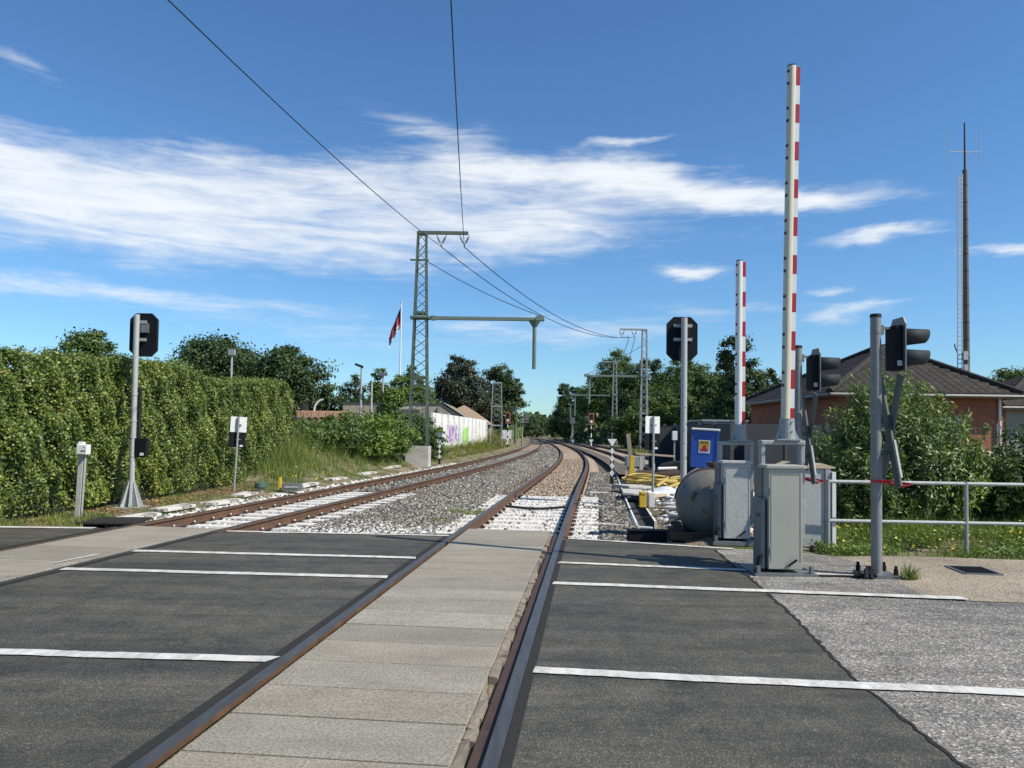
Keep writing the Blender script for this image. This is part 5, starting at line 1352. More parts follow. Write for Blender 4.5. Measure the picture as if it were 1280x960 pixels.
t = thing('tank', 'grey rusty steel tank lying with its domed end to the road', 'tank', (2.91, 11.25, 0.46), -0.235)
mb = MB(); n = 28; prof = [(-0.16, 0.0), (-0.155, 0.10), (-0.14, 0.2), (-0.11, 0.31), (-0.06, 0.41), (0.0, 0.47), (0.05, 0.495), (0.10, 0.50)]
vs = []
for y, r in prof:
    for j in range(n): vs.append((math.cos(2 * math.pi * j / n) * r, y, math.sin(2 * math.pi * j / n) * r))
mb.add(vs, [(i * n + j, i * n + (j + 1) % n, (i + 1) * n + (j + 1) % n, (i + 1) * n + j) for i in range(len(prof) - 1) for j in range(n)])
mb.build('domed_end', 'tank', t, smooth=True)
mb = MB(); mb.cyl((0, 0.10, 0), (0, 1.5, 0), 0.50, 0.50, 32); mb.build('shell', 'tank', t, smooth=True)
MB().tube([(math.cos(a) * 0.508, 0.13, math.sin(a) * 0.508) for a in np.linspace(0.15, math.pi - 0.1, 26)], 0.016, 6).build('weld_rim', 'rust', t)
for x, z, r, mt in ((-0.20, 0.10, 0.075, 'rust_spot'), (-0.06, -0.06, 0.062, 'rust_spot')):
    rk = random.Random(int(r * 1000)); pts_ = [(x + math.cos(a) * r * rk.uniform(0.72, 1.25), z + math.sin(a) * r * rk.uniform(0.65, 1.15)) for a in np.linspace(0, 5.9, 15)]
    yo = -0.152 + 0.5 * (x * x + z * z)
    MB().prism(pts_, 'y', yo - 0.004, yo + 0.04).build('rusty_patch', mt, t)
MB().cyl((0.10, -0.10, -0.37), (0.10, -0.16, -0.37), 0.045, 0.045, 12).build('drain_plug', 'galv_light', t)
MB().cyl((0.05, 0.25, 0.48), (0.05, 0.25, 0.58), 0.08, 0.07, 12).cyl((0.05, 0.25, 0.55), (0.05, 0.25, 0.60), 0.11, 0.11, 12).build('filler_neck', 'rust', t)
for y in (0.15, 1.2): MB().prism([(-0.42, -0.49), (0.42, -0.49), (0.34, -0.26), (0.2, -0.42), (-0.2, -0.42), (-0.34, -0.26)], 'y', y - 0.05, y + 0.05).build('cradle', 'rust_dark', t)
o = MB().box((0, 0, 0.04), (0.95, 0.10, 0.08)).box((0, 0, 0.083), (0.95, 0.16, 0.008)).box((0, 0, -0.002), (0.95, 0.16, 0.008)).build('steel_beam', 'rust', None); o.location = (2.75, 10.95, -0.01); o.rotation_euler = (0, 0, -0.03); tag(o, 'rusty red steel beam lying under the front of the tank', 'beam')
o = MB().prism([(-0.28, -0.02), (0.28, -0.02), (0.28, 0.13), (-0.28, 0.13)], 'y', -0.09, 0.09).prism([(-0.30, 0.13), (0.30, 0.13), (0.30, 0.145), (-0.30, 0.145)], 'y', -0.11, 0.11).build('cable_box', 'signal_black', None, bevel=0.008); o.location = (1.98, 11.2, -0.06); o.rotation_euler = (0, 0, -0.05); tag(o, 'dark steel channel box at the road edge left of the tank', 'box')
o = MB().box((0, 0, 0.07), (0.18, 0.30, 0.20)).box((0, -0.08, 0.19), (0.10, 0.1, 0.06)).box((0.02, 0.1, 0.21), (0.14, 0.06, 0.06)).build('timber_block', 'rust_dark', None, bevel=0.01); o.location = (2.40, 11.2, -0.04); tag(o, 'blackened block wedged between the channel box and the tank', 'block')

t = thing('storage_box', 'tilted blue plastic box with pale lid and EWS sticker on the tank', 'box', (3.00, 12.0, 0.955)); t.rotation_euler = (0, R(2.6), R(-14))
b = MB(); b.box((0, 0, 0.29), (0.38, 0.34, 0.58)); bd = b.build('body', 'blue', t, bevel=0.012)
MB().box((0, 0, 0.595), (0.43, 0.40, 0.035)).build('lid', 'white', t, bevel=0.012)
for x in (-0.19, 0.19): MB().box((x, -0.172, 0.29), (0.03, 0.018, 0.56)).build('corner_rib', 'blue', t)
lb = MB().box((-0.01, -0.1725, 0.33), (0.17, 0.004, 0.20)).build('sticker', 'white', bd)
MB().box((-0.01, -0.1755, 0.355), (0.15, 0.002, 0.13)).build('sticker_ground', 'yellow', lb)
M['magenta'] = paint('magenta_print', (0.50, 0.02, 0.10), None, 6, 0.6)
MB().prism([(-0.07, 0.26), (0.05, 0.26), (0.05, 0.285), (0.03, 0.29), (0.015, 0.345), (-0.005, 0.36), (-0.025, 0.35), (-0.045, 0.29), (-0.07, 0.285)], 'y', -0.1775, -0.1768).build('sticker_emblem', 'magenta', lb)
def text(s, size, mat, parent, loc, rot):
    cu = bpy.data.curves.new('lettering', 'FONT'); cu.body = s; cu.size = size; cu.align_x = 'CENTER'; cu.extrude = 0.0006
    tmp = bpy.data.objects.new('lettering_source', cu); col.objects.link(tmp)
    bpy.context.view_layer.update()
    me = bpy.data.meshes.new_from_object(tmp.evaluated_get(bpy.context.evaluated_depsgraph_get()))
    bpy.data.objects.remove(tmp); bpy.data.curves.remove(cu)
    me.materials.clear(); me.name = 'lettering'
    o = link_mesh('lettering', me, mat, parent); o.location = loc; o.rotation_euler = rot; return o
text('EWS', 0.058, 'black', lb, (-0.01, -0.1772, 0.372), (R(90), 0, 0))

# flat cabinet behind the front barrier
t = thing('relay_cabinet', 'pale galvanised flat cabinet standing behind the front barrier', 'cabinet', (4.02, 10.62, -0.02))
cb_ = MB().box((0, 0, 0.52), (0.62, 0.34, 1.06)).build('body', 'galv_light', t, bevel=0.01)
MB().box((0.27, -0.18, 0.53), (0.07, 0.03, 1.08)).build('corner_post', 'galv', t)
MB().box((0.34, -0.05, 0.50), (0.05, 0.34, 1.02)).build('side_panel', 'white', t)
MB().prism([(-0.34, 1.055), (0.36, 1.055), (0.37, 1.075), (0.2, 1.12), (0.0, 1.085), (-0.2, 1.14), (-0.34, 1.08)], 'y', -0.2, 0.2).build('crumpled_top', 'wood_pale', t)

# cable trough (open concrete channel) following the track
rng = np.random.default_rng(5)
mb = MB(); ys_ = list(np.arange(13.8, 62, 0.6))
sec = [(-0.18, -0.30), (-0.18, -0.100), (-0.145, -0.100), (-0.145, -0.195), (0.145, -0.195), (0.145, -0.06), (0.185, -0.06), (0.185, -0.30)]
vs = []
for y in ys_:
    d = 2.10 + (0.25 * max(0, (18 - y) / 5))*0
    for (a, z) in sec: vs.append(off(_main, y, 1.38 + 0.75 + a - 0.0, z))
n = len(sec)
for i in range(len(ys_) - 1):
    for j in range(n - 1):
        mb.f.append((i * n + j, i * n + j + 1, (i + 1) * n + j + 1, (i + 1) * n + j)); mb.m.append(1 if j == 3 or j in (2, 4) else 0)
mb.v = vs
mb.f.append(tuple(range(n))); mb.m.append(0)
M['trough_dark'] = paint('shaded_dirty_trough', (0.045, 0.045, 0.045), (0.03, 0.03, 0.03), 5, 0.9, dirt=(0.13, 0.11, 0.085), dscale=5, damt=(0.6, 0.75))  # shade of the channel's depth painted into floor and inner walls, plus dirt
tag(mb.build('cable_trough', ['conc_white', 'trough_dark'], fix=False), 'open concrete cable trough with pale edges running beside the near track', 'cable trough')
mb = MB(); p0 = off(_main, 13.7, 1.96); p1 = off(_main, 13.7, 2.30)
mb.tube([off(_main, 15.5, 1.95, -0.14), off(_main, 13.95, 1.94, -0.14), off(_main, 13.62, 2.0, -0.15), off(_main, 13.55, 2.22, -0.15)], 0.022, 8)
tag(mb.build('white_conduit', 'white'), 'white bent conduit curling round the near end of the cable trough', 'pipe')
for i, (y, d0, d1) in enumerate(((16.3, 1.85, 2.5), (14.6, 2.05, 2.55), (19.5, 1.9, 2.4))):
    o = MB().tube([off(_main, y, d0, -0.12), off(_main, y + 0.05, (d0 + d1) / 2, -0.06), off(_main, y + 0.25, d1, -0.08)], 0.014, 6).build('black_cable', 'black')
    tag(o, ['middle black cable lying across the cable trough', 'nearest black cable lying across the cable trough end', 'farthest black cable lying across the cable trough'][i], 'cable')

# rubble slabs and timber on the yard
M['slab_white'] = paint('blotchy_limewash', (0.70, 0.685, 0.64), (0.52, 0.505, 0.46), 5, 0.9, dirt=(0.19, 0.175, 0.14), dscale=4.5, damt=(0.48, 0.62), bmp=0.4)
rs = random.Random(77)
def slab(label, loc, d, rz, mat='conc', tilt=0.0, group='concrete slabs lying about', name='concrete_slab', cat='slab'):
    x, y, z = (q / 2 for q in d)
    poly = []
    for sx, sy in ((-1, -1), (0.1, -1), (1, -0.9), (1, 0.2), (0.95, 1), (-0.2, 1), (-1, 0.95), (-1, 0)):
        poly.append((sx * x + rs.uniform(-.08, .08) * x, sy * y + rs.uniform(-.08, .08) * y))
    o = MB().prism(poly, 'z', 0, d[2]).build(name, mat, None, bevel=0.012)
    if loc[0] > float(cx(_main, loc[1])) + 2.3:                    # lies on the yard: keep clear of the trough and flat on the ground
        x_ = max(loc[0], float(cx(_main, loc[1])) + 2.72 + d[0] * 0.35); loc = (x_, loc[1], float(gh(x_, loc[1])) - 0.012)
    o.location = loc; o.rotation_euler = (tilt, rs.uniform(-.03, .03), rz)
    tag(o, label, cat, group); return o
slab('pale slab nearest the left side of the tank', (2.62, 13.0, -0.03), (0.5, 0.4, 0.05), 0.7)
slab('long pale slab left of the white over black sign post by the tank', (2.9, 15.4, -0.03), (0.6, 0.35, 0.06), -0.6)
slab('pale slab behind the tank left edge', (3.2, 14.2, -0.02), (0.7, 0.5, 0.05), 0.9)
slab('broken pale slab between trough and tank', (2.72, 14.5, -0.02), (0.45, 0.4, 0.05), -0.5)
slab('flat pale slab at the foot of the right signal pole', (3.6, 16.3, -0.02), (0.7, 0.5, 0.06), 0.5)
slab('pale slab just left of the yellow hose heap', (3.35, 21.3, -0.02), (0.8, 0.9, 0.07), 0.5)
slab('pale slab beside the trough half way to the hose heap', (3.05, 19.3, -0.02), (0.5, 1.4, 0.06), -0.15)
slab('slender pale kerb piece lying on the ballast right of the near track', (1.85, 17.0, -0.17), (0.5, 0.11, 0.05), -0.25, 'slab_white')
slab('second slender pale kerb piece on the ballast nearer the road', (1.75, 13.6, -0.17), (0.55, 0.11, 0.05), -0.35, 'slab_white')
slab('third small pale kerb piece on the ballast far along the trough', (2.35, 20.5, -0.17), (0.5, 0.16, 0.08), -0.1, 'slab_white')
rs2 = random.Random(8)
for i, (x, y, L_, a) in enumerate(((3.4, 18.0, 0.9, 0.9), (4.3, 18.8, 1.2, -0.7), (3.9, 19.6, 1.0, 0.45))):
    o = MB().box((0, 0, 0.03), (L_, 0.16, 0.05)).build('timber_plank', 'wood_pale', None, bevel=0.004); o.location = (x, y, 0.0); o.rotation_euler = (0, 0, a)
    tag(o, ['pale plank lying just behind the sign post by the tank', 'pale plank lying at the foot of the right signal pole', 'pale plank lying before the yellow hose heap'][i], 'plank', 'planks on the yard')
mb = MB()
vs = []; nx, ny = 14, 8
for j in range(ny + 1):
    for i in range(nx + 1):
        u_, v_ = i / nx, j / ny
        vs.append((u_ * 1.1, v_ * 0.7, 0.02 + 0.17 * math.sin(math.pi * u_) * math.sin(math.pi * v_) * (0.7 + 0.3 * math.sin(9 * u_ + 5 * v_)) + rs2.uniform(0, 0.02)))
mb.add(vs, [(j * (nx + 1) + i, j * (nx + 1) + i + 1, (j + 1) * (nx + 1) + i + 1, (j + 1) * (nx + 1) + i) for j in range(ny) for i in range(nx)])
o = mb.build('plastic_sheet', 'plastic_sheet', None, smooth=True); o.location = (3.2, 18.6, 0.0); tag(o, 'crumpled white plastic sheet lying before the yellow hoses', 'sheet')
o = MB().box((0, 0, 0.14), (0.14, 0.10, 0.32)).box((0, -0.055, 0.27), (0.10, 0.012, 0.05)).build('marker_block', 'yellow', None, bevel=0.008); o.location = (2.72, 15.9, -0.02); tag(o, 'short ochre yellow marker block left of the sign post by the tank', 'marker')
o = MB().box((0, 0, 0.13), (0.12, 0.3, 0.30)).build('marker_block', 'conc_white', None, bevel=0.008); o.location = (2.90, 16.0, -0.02); tag(o, 'white marker block touching the short ochre yellow one', 'marker')
def hose_heap(label, loc, seed, n, r, col_='yellow_dirty'):
    rd = random.Random(seed); t = thing('hose_coil', label, 'hose', loc, group='yellow hoses on the yard')
    for i in range(n):
        cx_, cy_ = rd.uniform(-.15, .15), rd.uniform(-.2, .2); rr_ = r * rd.uniform(0.75, 1.15); z = 0.04 + i * 0.05; ph = rd.uniform(0, 6)
        P = [(cx_ + math.cos(a) * rr_ * 1.1, cy_ + math.sin(a) * rr_ * 0.9, z + 0.03 * math.sin(2 * a + ph)) for a in np.linspace(ph, ph + 6.6, 26)]
        MB().tube(P, 0.030, 6).build('hose', col_, t, smooth=True)
hose_heap('neat round coil of yellow hose behind the sign post', (3.95, 22.6, 0.0), 3, 5, 0.50)
hose_heap('loose heap of yellow hose left of the right signal pole', (4.6, 22.2, 0.0), 4, 3, 0.55)
hose_heap('yellow hose heap partly behind the right signal pole and tank', (5.2, 22.4, 0.0), 6, 4, 0.6)
for i, (a, b) in enumerate((((4.3, 20.9, 0.04), (5.4, 21.3, 0.12)), ((4.0, 21.2, 0.03), (4.7, 21.9, 0.14)))):
    o = MB().tube([a, Vector(a).lerp(Vector(b), 0.4) + Vector((0, 0, 0.1)), b], 0.05, 7).build('yellow_pipe', 'yellow_dirty', None, smooth=True); tag(o, ['long yellow pipe end lying before the loose hose heap', 'short yellow pipe end reaching out of the hose coil'][i], 'pipe')
t = thing('marker_post', 'orange yellow upright post standing in the hose coil', 'post', (3.62, 23.3, 0)); MB().box((0.02, 0, 0.38), (0.13, 0.08, 0.86), (0, R(4), 0)).build('post', 'yellow', t, bevel=0.006); MB().box((0, 0, 0.02), (0.3, 0.25, 0.05)).build('foot', 'yellow', t, bevel=0.006)
o = MB().box((0, 0, 0.72), (0.13, 0.04, 1.5), (0, R(-7), 0)).build('timber_plank', 'wood', None); o.location = (3.86, 24.9, 0.0); tag(o, 'weathered grey plank leaning upright beside the grey trough box', 'plank', 'planks on the yard')
t = thing('trough_box', 'pale grey rectangular steel box standing on the yard behind the sign', 'box', (4.35, 26.5, 0.0)); MB().box((-0.1, 0, 0.52), (0.62, 0.5, 0.36)).build('body', 'galv', t, bevel=0.01)
for x in (-0.32, 0.12): MB().box((x, 0, 0.17), (0.06, 0.4, 0.36)).build('leg', 'galv', t)
t = thing('log', 'dark log with a rusty cut end lying behind the hoses', 'log', (4.6, 24.2, 0.30)); MB().cyl((-0.65, 0.1, -0.12), (0.66, 0, -0.10), 0.14, 0.16, 14).build('trunk', 'rust_dark', t); MB().cyl((0.66, 0, -0.10), (0.675, 0, -0.10), 0.15, 0.15, 14).build('cut_face', 'rust', t)
o = MB().cyl((0, 0, 0), (0.6, 0.05, 0.02), 0.05, 0.05, 10).build('drain_pipe', 'white'); o.location = (4.6, 24.15, 0.385); tag(o, 'white plastic pipe lying on the dark log', 'pipe')
for i, (x, y, h, mat, lab) in enumerate(((4.25, 25.2, 0.72, 'conc', 'short pale concrete post behind the dark log'), (4.62, 25.0, 0.5, 'white', 'thin white peg right of the pale concrete post'), (3.42, 22.9, 0.34, 'wood_pale', 'little pale peg in front of the orange yellow post'), (5.5, 24.6, 0.75, 'white', 'white peg between right signal pole and blue box'))):
    o = MB().box((0, 0, h / 2), (0.12 if i == 0 else 0.07, 0.09, h)).box((0, 0, h + 0.015), (0.14 if i == 0 else 0.05, 0.10 if i == 0 else 0.05, 0.03)).build('peg', mat, None, bevel=0.005); o.location = (x, y, 0); tag(o, lab, 'peg')
for i, (px, y) in enumerate(((0, 0), (1, 0))):
    pass
o = MB().box((0, 0, 0), (1.3, 0.07, 0.06)).build('timber_plank', 'wood_pale', None); o.location = (4.75, 25.4, 0.78); o.rotation_euler = (0, 0.06, 0); tag(o, 'thin plank resting across the top of the pale concrete post', 'plank', 'planks on the yard')
o = MB().prism([(-0.8, 0), (0.8, 0), (0.55, 0.45), (0.1, 0.62), (-0.4, 0.5)], 'y', -0.3, 0.3).build('tarpaulin', 'black', None, bevel=0.05); o.location = (5.35, 25.2, 0); tag(o, 'black tarpaulin mound at the far end of the dark log', 'tarpaulin')
rng = np.random.default_rng(78)
n = 1500; x = rng.uniform(2.6, 6.2, n); y = rng.uniform(11.8, 27, n); keep = x > cx(_main, y) + 2.5
q = np.stack([x, y, gh(x, y) + 0.01], 1)[keep]
stones('rubble', q, 0.13, 'stone_white', None, 0.4)['kind'] = 'stuff'
n = 5000; x = rng.uniform(2.3, 6.5, n); y = 11.2 + 16 * rng.uniform(0, 1, n) ** 1.4; keep = (x > cx(_main, y) + 2.35)
q = np.stack([x, y, gh(x, y) + 0.004], 1)[keep]
stones('rubble', q, 0.05, 'stone_tan', None, 0.6)['kind'] = 'stuff'

# drain cover in the footpath
t = thing('drain_cover', 'dark rectangular drain grate set in the sandy footpath', 'drain', (5.16, 8.62, 0.0)); t.rotation_euler = (0, 0, -0.12)
fr = MB()
for a, b in (((-0.19, -0.24), (0.19, -0.24)), ((0.19, -0.24), (0.19, 0.24)), ((0.19, 0.24), (-0.19, 0.24)), ((-0.19, 0.24), (-0.19, -0.24))): fr.bar((*a, 0.004), (*b, 0.004), 0.03, 0.014)
fr.build('frame', 'steel_grey', t); MB().box((0, 0, -0.0005), (0.36, 0.46, 0.004)).build('pit_shade', 'black', t)  # shade below the grate, drawn as a flat black sheet
g_ = MB()
for k in range(7): g_.bar((-0.17, -0.21 + k * 0.07, 0.003), (0.17, -0.21 + k * 0.07, 0.003), 0.028, 0.010)
g_.build('grate', 'signal_black', t)

# fences and sheds at the back right
t = thing('panel_fence', 'dark blue grey panel fence before the brick house', 'fence', (0, 0, 0))
for i in range(4):
    x = 7.3 + i * 1.25
    MB().box((x + 0.625, 24.0, 0.9), (1.18, 0.05, 1.85)).build('panel', 'slate_panel', t)
    MB().box((x, 24.0, 0.95), (0.09, 0.10, 1.95)).build('post', 'slate_post', t)
for i in range(8):
    pass
t = thing('panel_fence', 'lower dark blue grey panel fence running away behind the blue box', 'fence', (0, 0, 0))
for i in range(6):
    y = 24.0 + i * 2.0; x = 7.22 - 0.02 * i
    MB().box((x - 0.35 + 0.0, y + 1.0, 0.9), (0.05, 1.92, 1.85)).build('panel', 'slate_panel', t)
    MB().box((x - 0.35, y, 0.95), (0.10, 0.09, 1.95)).build('post', 'slate_post', t)
t = thing('panel_fence', 'far low dark panel fence left of the right signal pole', 'fence', (0, 0, 0))
for i in range(3):
    x = 5.75 + i * 1.15 
    MB().box((x + 0.55, 32.0, 0.85), (1.08, 0.05, 1.75)).build('panel', 'slate_panel', t); MB().box((x, 32.0, 0.9), (0.09, 0.1, 1.85)).build('post', 'slate_post', t)
t = thing('site_shed', 'low flat roofed dark site shed behind the panel fence and small boom', 'shed', (8.5, 32.0, 0))
MB().box((0, 0, 1.0), (1.7, 2.6, 2.0)).build('wall', 'slate_panel', t); MB().box((0, 0, 2.04), (1.85, 2.8, 0.07)).build('roof', 'galv', t); MB().box((0.4, -1.31, 1.72), (0.5, 0.03, 0.25)).build('window', 'glass', t); MB().box((0, -1.33, 1.94), (1.72, 0.03, 0.06)).build('fascia', 'galv', t)
t = thing('switch_cabinet', 'small white cabinet fixed at the far low fence left of the right signal pole', 'cabinet', (5.62, 26.9, 0)); MB().box((0.08, 0, 1.42), (0.17, 0.12, 0.32)).build('body', 'white', t, bevel=0.01); MB().box((0.08, 0.02, 0.63), (0.05, 0.05, 1.26)).build('post', 'galv', t)
t = thing('mesh_fence', 'thin wire mesh fence behind the bushes at the right edge', 'fence', (0, 0, 0))
for i in range(4): MB().cyl((6.6 + i * 1.3, 14.6, 0), (6.6 + i * 1.3, 14.6, 1.75), 0.025, 0.025, 8).build('post', 'steel_grey', t)
w_ = MB()
for k in range(40): w_.bar((6.6 + k * 0.1, 14.6, 0.05), (6.6 + k * 0.1, 14.6, 1.7), 0.005, 0.005)
for k in range(9): w_.bar((6.6, 14.6, 0.06 + k * 0.2), (10.5, 14.6, 0.06 + k * 0.2), 0.006, 0.006)
w_.build('wire_mesh', 'steel_grey', t)

# ================================================================== houses
def tiled_face(parent, a, b, apexes, name='roof_slope'):
    """sloping face from eave a-b up to the ridge points apexes (one or two), covered with courses of curved tiles"""
    a, b = Vector(a), Vector(b); ap = [Vector(p) for p in apexes]
    u = (b - a).normalized(); n = u.cross(ap[0] - a).normalized()
    if n.z < 0: n = -n
    v = n.cross(u); 
    if v.z < 0: v = -v
    Lu = (b - a).length; hv = (ap[0] - a).dot(v)
    ua, ub = sorted([(p - a).dot(u) for p in ([ap[0], ap[-1]])])
    nv = int(hv / 0.34) * 6; nu = int(Lu / 0.30) * 6
    V = np.linspace(0, 1, nv + 1); U = np.linspace(0, 1, nu + 1)
    vs = []; 
    for q in V:
        l, r_ = ua * q, Lu + (ub - Lu) * q
        cr = (q * hv / 0.34) % 1.0
        for w in U:
            x = l + (r_ - l) * w
            h = 0.045 * (1 - cr) + 0.030 * abs(math.sin(math.pi * x / 0.30)) ** 0.8
            p = a + u * x + v * (q * hv) + n * h
            vs.append((p.x, p.y, p.z))
    i = np.arange(nu)[None, :] + np.arange(nv)[:, None] * (nu + 1)
    f = np.stack([i, i + 1, i + nu + 2, i + nu + 1], 2).reshape(-1, 4)
    return np_mesh(name, np.array(vs), f, 'rooftile', parent)
def hip_house(name, label, x0, x1, y0, y1, ze, ridge, wallmat, ov=0.45):
    t = thing(name, label, 'house', (0, 0, 0))
    w = MB()
    for (a, b) in (((x0, y0), (x1, y0)), ((x1, y0), (x1, y1)), ((x1, y1), (x0, y1)), ((x0, y1), (x0, y0))):
        w.quad((*a, -0.1), (*b, -0.1), (*b, ze + 0.02), (*a, ze + 0.02))
    wall = w.build('wall', wallmat, t)
    e = [(x0 - ov, y0 - ov, ze), (x1 + ov, y0 - ov, ze), (x1 + ov, y1 + ov, ze), (x0 - ov, y1 + ov, ze)]
    r0, r1 = ridge
    roof = tiled_face(t, e[0], e[1], [r0], 'roof')
    tiled_face(roof, e[3], e[0], [r0, r1]) if False else tiled_face(roof, e[0], e[3], [r0, r1])
    tiled_face(roof, e[1], e[2], [r0, r1]); tiled_face(roof, e[3], e[2], [r1])
    for c_, r_ in ((e[0], r0), (e[1], r0), (e[2], r1), (e[3], r1), (r0, r1)):
        if (Vector(c_) - Vector(r_)).length > 0.3: MB().tube([Vector(c_) + Vector((0, 0, 0.07)), Vector(r_) + Vector((0, 0, 0.07))], 0.12, 8).build('ridge_tiles', 'rooftile', roof)
    for p, q in ((e[0], e[1]), (e[1], e[2]), (e[3], e[0])):
        MB().tube([Vector(p) - Vector((0, 0, 0.03)), Vector(q) - Vector((0, 0, 0.03))], 0.075, 8).build('gutter', 'gutter', roof)
    MB().box(((x0 + x1) / 2, (y0 + y1) / 2, ze - 0.02), (x1 - x0 + 2 * ov - 0.1, y1 - y0 + 2 * ov - 0.1, 0.05)).build('eaves', 'felt', roof)
    return t, wall
h1, w1 = hip_house('brick_house', 'red brick bungalow with dark tiled hip roof behind the bushes', 11.2, 16.9, 26.45, 36.0, 2.93, ((14.9, 30.6, 5.02), (14.9, 31.8, 5.02)), 'brick')
for x, z, w_, hh in ((14.9, 1.65, 0.9, 1.0), (12.2, 1.65, 0.8, 1.0)):
    wf = MB()
    for a, b in (((-w_ / 2, -hh / 2), (w_ / 2, -hh / 2)), ((w_ / 2, -hh / 2), (w_ / 2, hh / 2)), ((w_ / 2, hh / 2), (-w_ / 2, hh / 2)), ((-w_ / 2, hh / 2), (-w_ / 2, -hh / 2))): wf.bar((x + a[0], 26.42, z + a[1]), (x + b[0], 26.42, z + b[1]), 0.07, 0.08)
    f_ = wf.build('window', 'white', h1); MB().box((x, 26.425, z), (w_ - 0.02, 0.03, hh - 0.02)).build('pane', 'glass', f_)
    MB().box((x, 26.40, z - hh / 2 - 0.06), (w_ + 0.2, 0.14, 0.05)).build('sill', 'conc', f_)
MB().cyl((16.75, 26.38, -0.1), (16.75, 26.38, 2.9), 0.045, 0.045, 10).build('downpipe', 'white', h1)
hip_house('grey_bungalow', 'grey walled bungalow with dark tiled roof at the right edge', 19.6, 29.0, 30.5, 37.5, 2.72, ((23.0, 34.0, 4.35), (26.0, 34.0, 4.35)), 'plaster')

t = thing('radio_mast', 'tall dark radio mast with a ladder behind the brick bungalow', 'mast', (26.65, 45.0, 0))
MB().cyl((0, 0, 0), (0, 0, 17.35), 0.20, 0.14, 14).build('shaft', 'mastwood', t)
for k in range(11): MB().cyl((0, 0, 6.2 + k * 1.02), (0, 0, 6.24 + k * 1.02), 0.192 - k * 0.0035, 0.192 - k * 0.0035, 12).build('clamp', 'rust_dark', t)
MB().cyl((0, 0, 17.35), (0, 0, 20.2), 0.06, 0.04, 8).build('top_spar', 'rust_dark', t)
an = MB().bar((-0.9, 0, 18.45), (0.92, 0, 18.45), 0.045, 0.045)
an.cyl((-0.9, 0, 17.75), (-0.9, 0, 19.75), 0.024, 0.024, 6).cyl((0.92, 0, 17.75), (0.92, 0, 19.75), 0.024, 0.024, 6).tube([(0.05, 0, 18.4), (0.25, 0, 18.1), (0.2, 0, 17.8), (0.05, 0, 17.7)], 0.015, 5)
an.build('antenna', 'galv_light', t)
ld = MB()
for e in (-0.13, 0.13): ld.bar((-0.46 + e, -0.1, 5.2), (-0.34 + e, -0.1, 17.1), 0.045, 0.045)
for k in range(44): 
    f_ = k / 44; ld.bar((-0.59 + f_ * 0.12, -0.1, 5.3 + k * 0.268), (-0.33 + f_ * 0.12, -0.1, 5.3 + k * 0.268), 0.05, 0.05)
ld.build('ladder', 'galv_light', t)
MB().box((-0.22, -0.25, 6.3), (0.25, 0.15, 0.5)).box((-0.2, -0.25, 5.6), (0.22, 0.15, 0.35)).build('junction_box', 'galv_light', t)
MB().tube([(-0.45, 0, 6.3), (-0.7, 0, 6.9), (-0.66, 0, 7.0)], 0.04, 6).build('cable_arm', 'steel_grey', t)

# left yard: shed, graffiti wall, brown roof, flag, lamps, bricks
t = thing('flat_shed', 'long low brown rendered shed with dark felt roof beyond the bank', 'shed', (0, 0, 0))
MB().prism([(-11.2, 0.8), (-3.7, 0.8), (-3.6, 2.45), (-4.75, 3.15), (-11.2, 3.15)], 'y', 51.0, 62.0).build('wall', 'pale_wall', t)
MB().prism([(-11.3, 3.16), (-4.75, 3.16), (-3.42, 2.34), (-3.42, 2.44), (-4.72, 3.28), (-11.3, 3.28)], 'y', 50.97, 62.2).build('roof', 'felt', t)
for x in (-8.1, -4.85): MB().box((x, 50.94, 1.95), (0.16, 0.1, 2.2)).build('pillar', 'plaster', t)
MB().box((-7.0, 50.9, 2.98), (2.1, 0.06, 0.12)).build('lintel', 'conc', t)
for i in range(4):
    y = 51.6 + i * 2.6
    MB().bar((-4.7, y, 3.36), (-3.35, y + 1.2, 2.47), 0.5, 0.05).build('loose_board', 'galv' if i % 2 == 0 else 'wood', t)
t = thing('boarded_wall', 'white boarded wall with purple and lime green graffiti beside the left track', 'wall', (-4.15, 40.0, 0.0))
MB().prism([(-0.06, 0.4), (0.06, 0.4), (0.06, 2.42), (-0.06, 2.42)], 'y', 0, 25).build('boards', 'graffiti', t)
for k in range(12): MB().box((0.10, 0.4 + k * 2.1, 1.2), (0.07, 0.12, 2.3 + 0.12 * (k % 3))).build('batten', 'conc_white', t)
t.rotation_euler = (0, 0, -math.atan2(2.15, 26))
t = thing('brown_roof_barn', 'weathered brown roofed barn end behind the graffiti wall', 'barn', (0, 0, 0))
MB().prism([(-6.9, 0.6), (-2.0, 0.6), (-2.0, 2.08), (-6.9, 2.3)], 'y', 70.0, 80.0).build('wall', 'pale_wall', t)
hp = MB(); hp.add([(-7.4, 69.6, 2.35), (-1.75, 69.6, 2.1), (-1.75, 80.5, 2.1), (-7.4, 80.5, 2.35), (-4.6, 73.2, 3.95), (-4.3, 79.5, 3.9)],
       [(0, 1, 4), (1, 2, 5, 4), (2, 3, 5), (3, 0, 4, 5), (0, 3, 2, 1)])
hp.build('roof', 'thatch', t)
o = MB().box((0, 0, 0.9), (0.9, 0.4, 0.75)).box((0, 0, 0.3), (0.12, 0.12, 0.6)).box((-0.3, -0.21, 1.0), (0.2, 0.02, 0.3)).build('white_board', 'white'); o.location = (-0.45, 69, 0.35); tag(o, 'white board box beside the left orange framed signal', 'board')

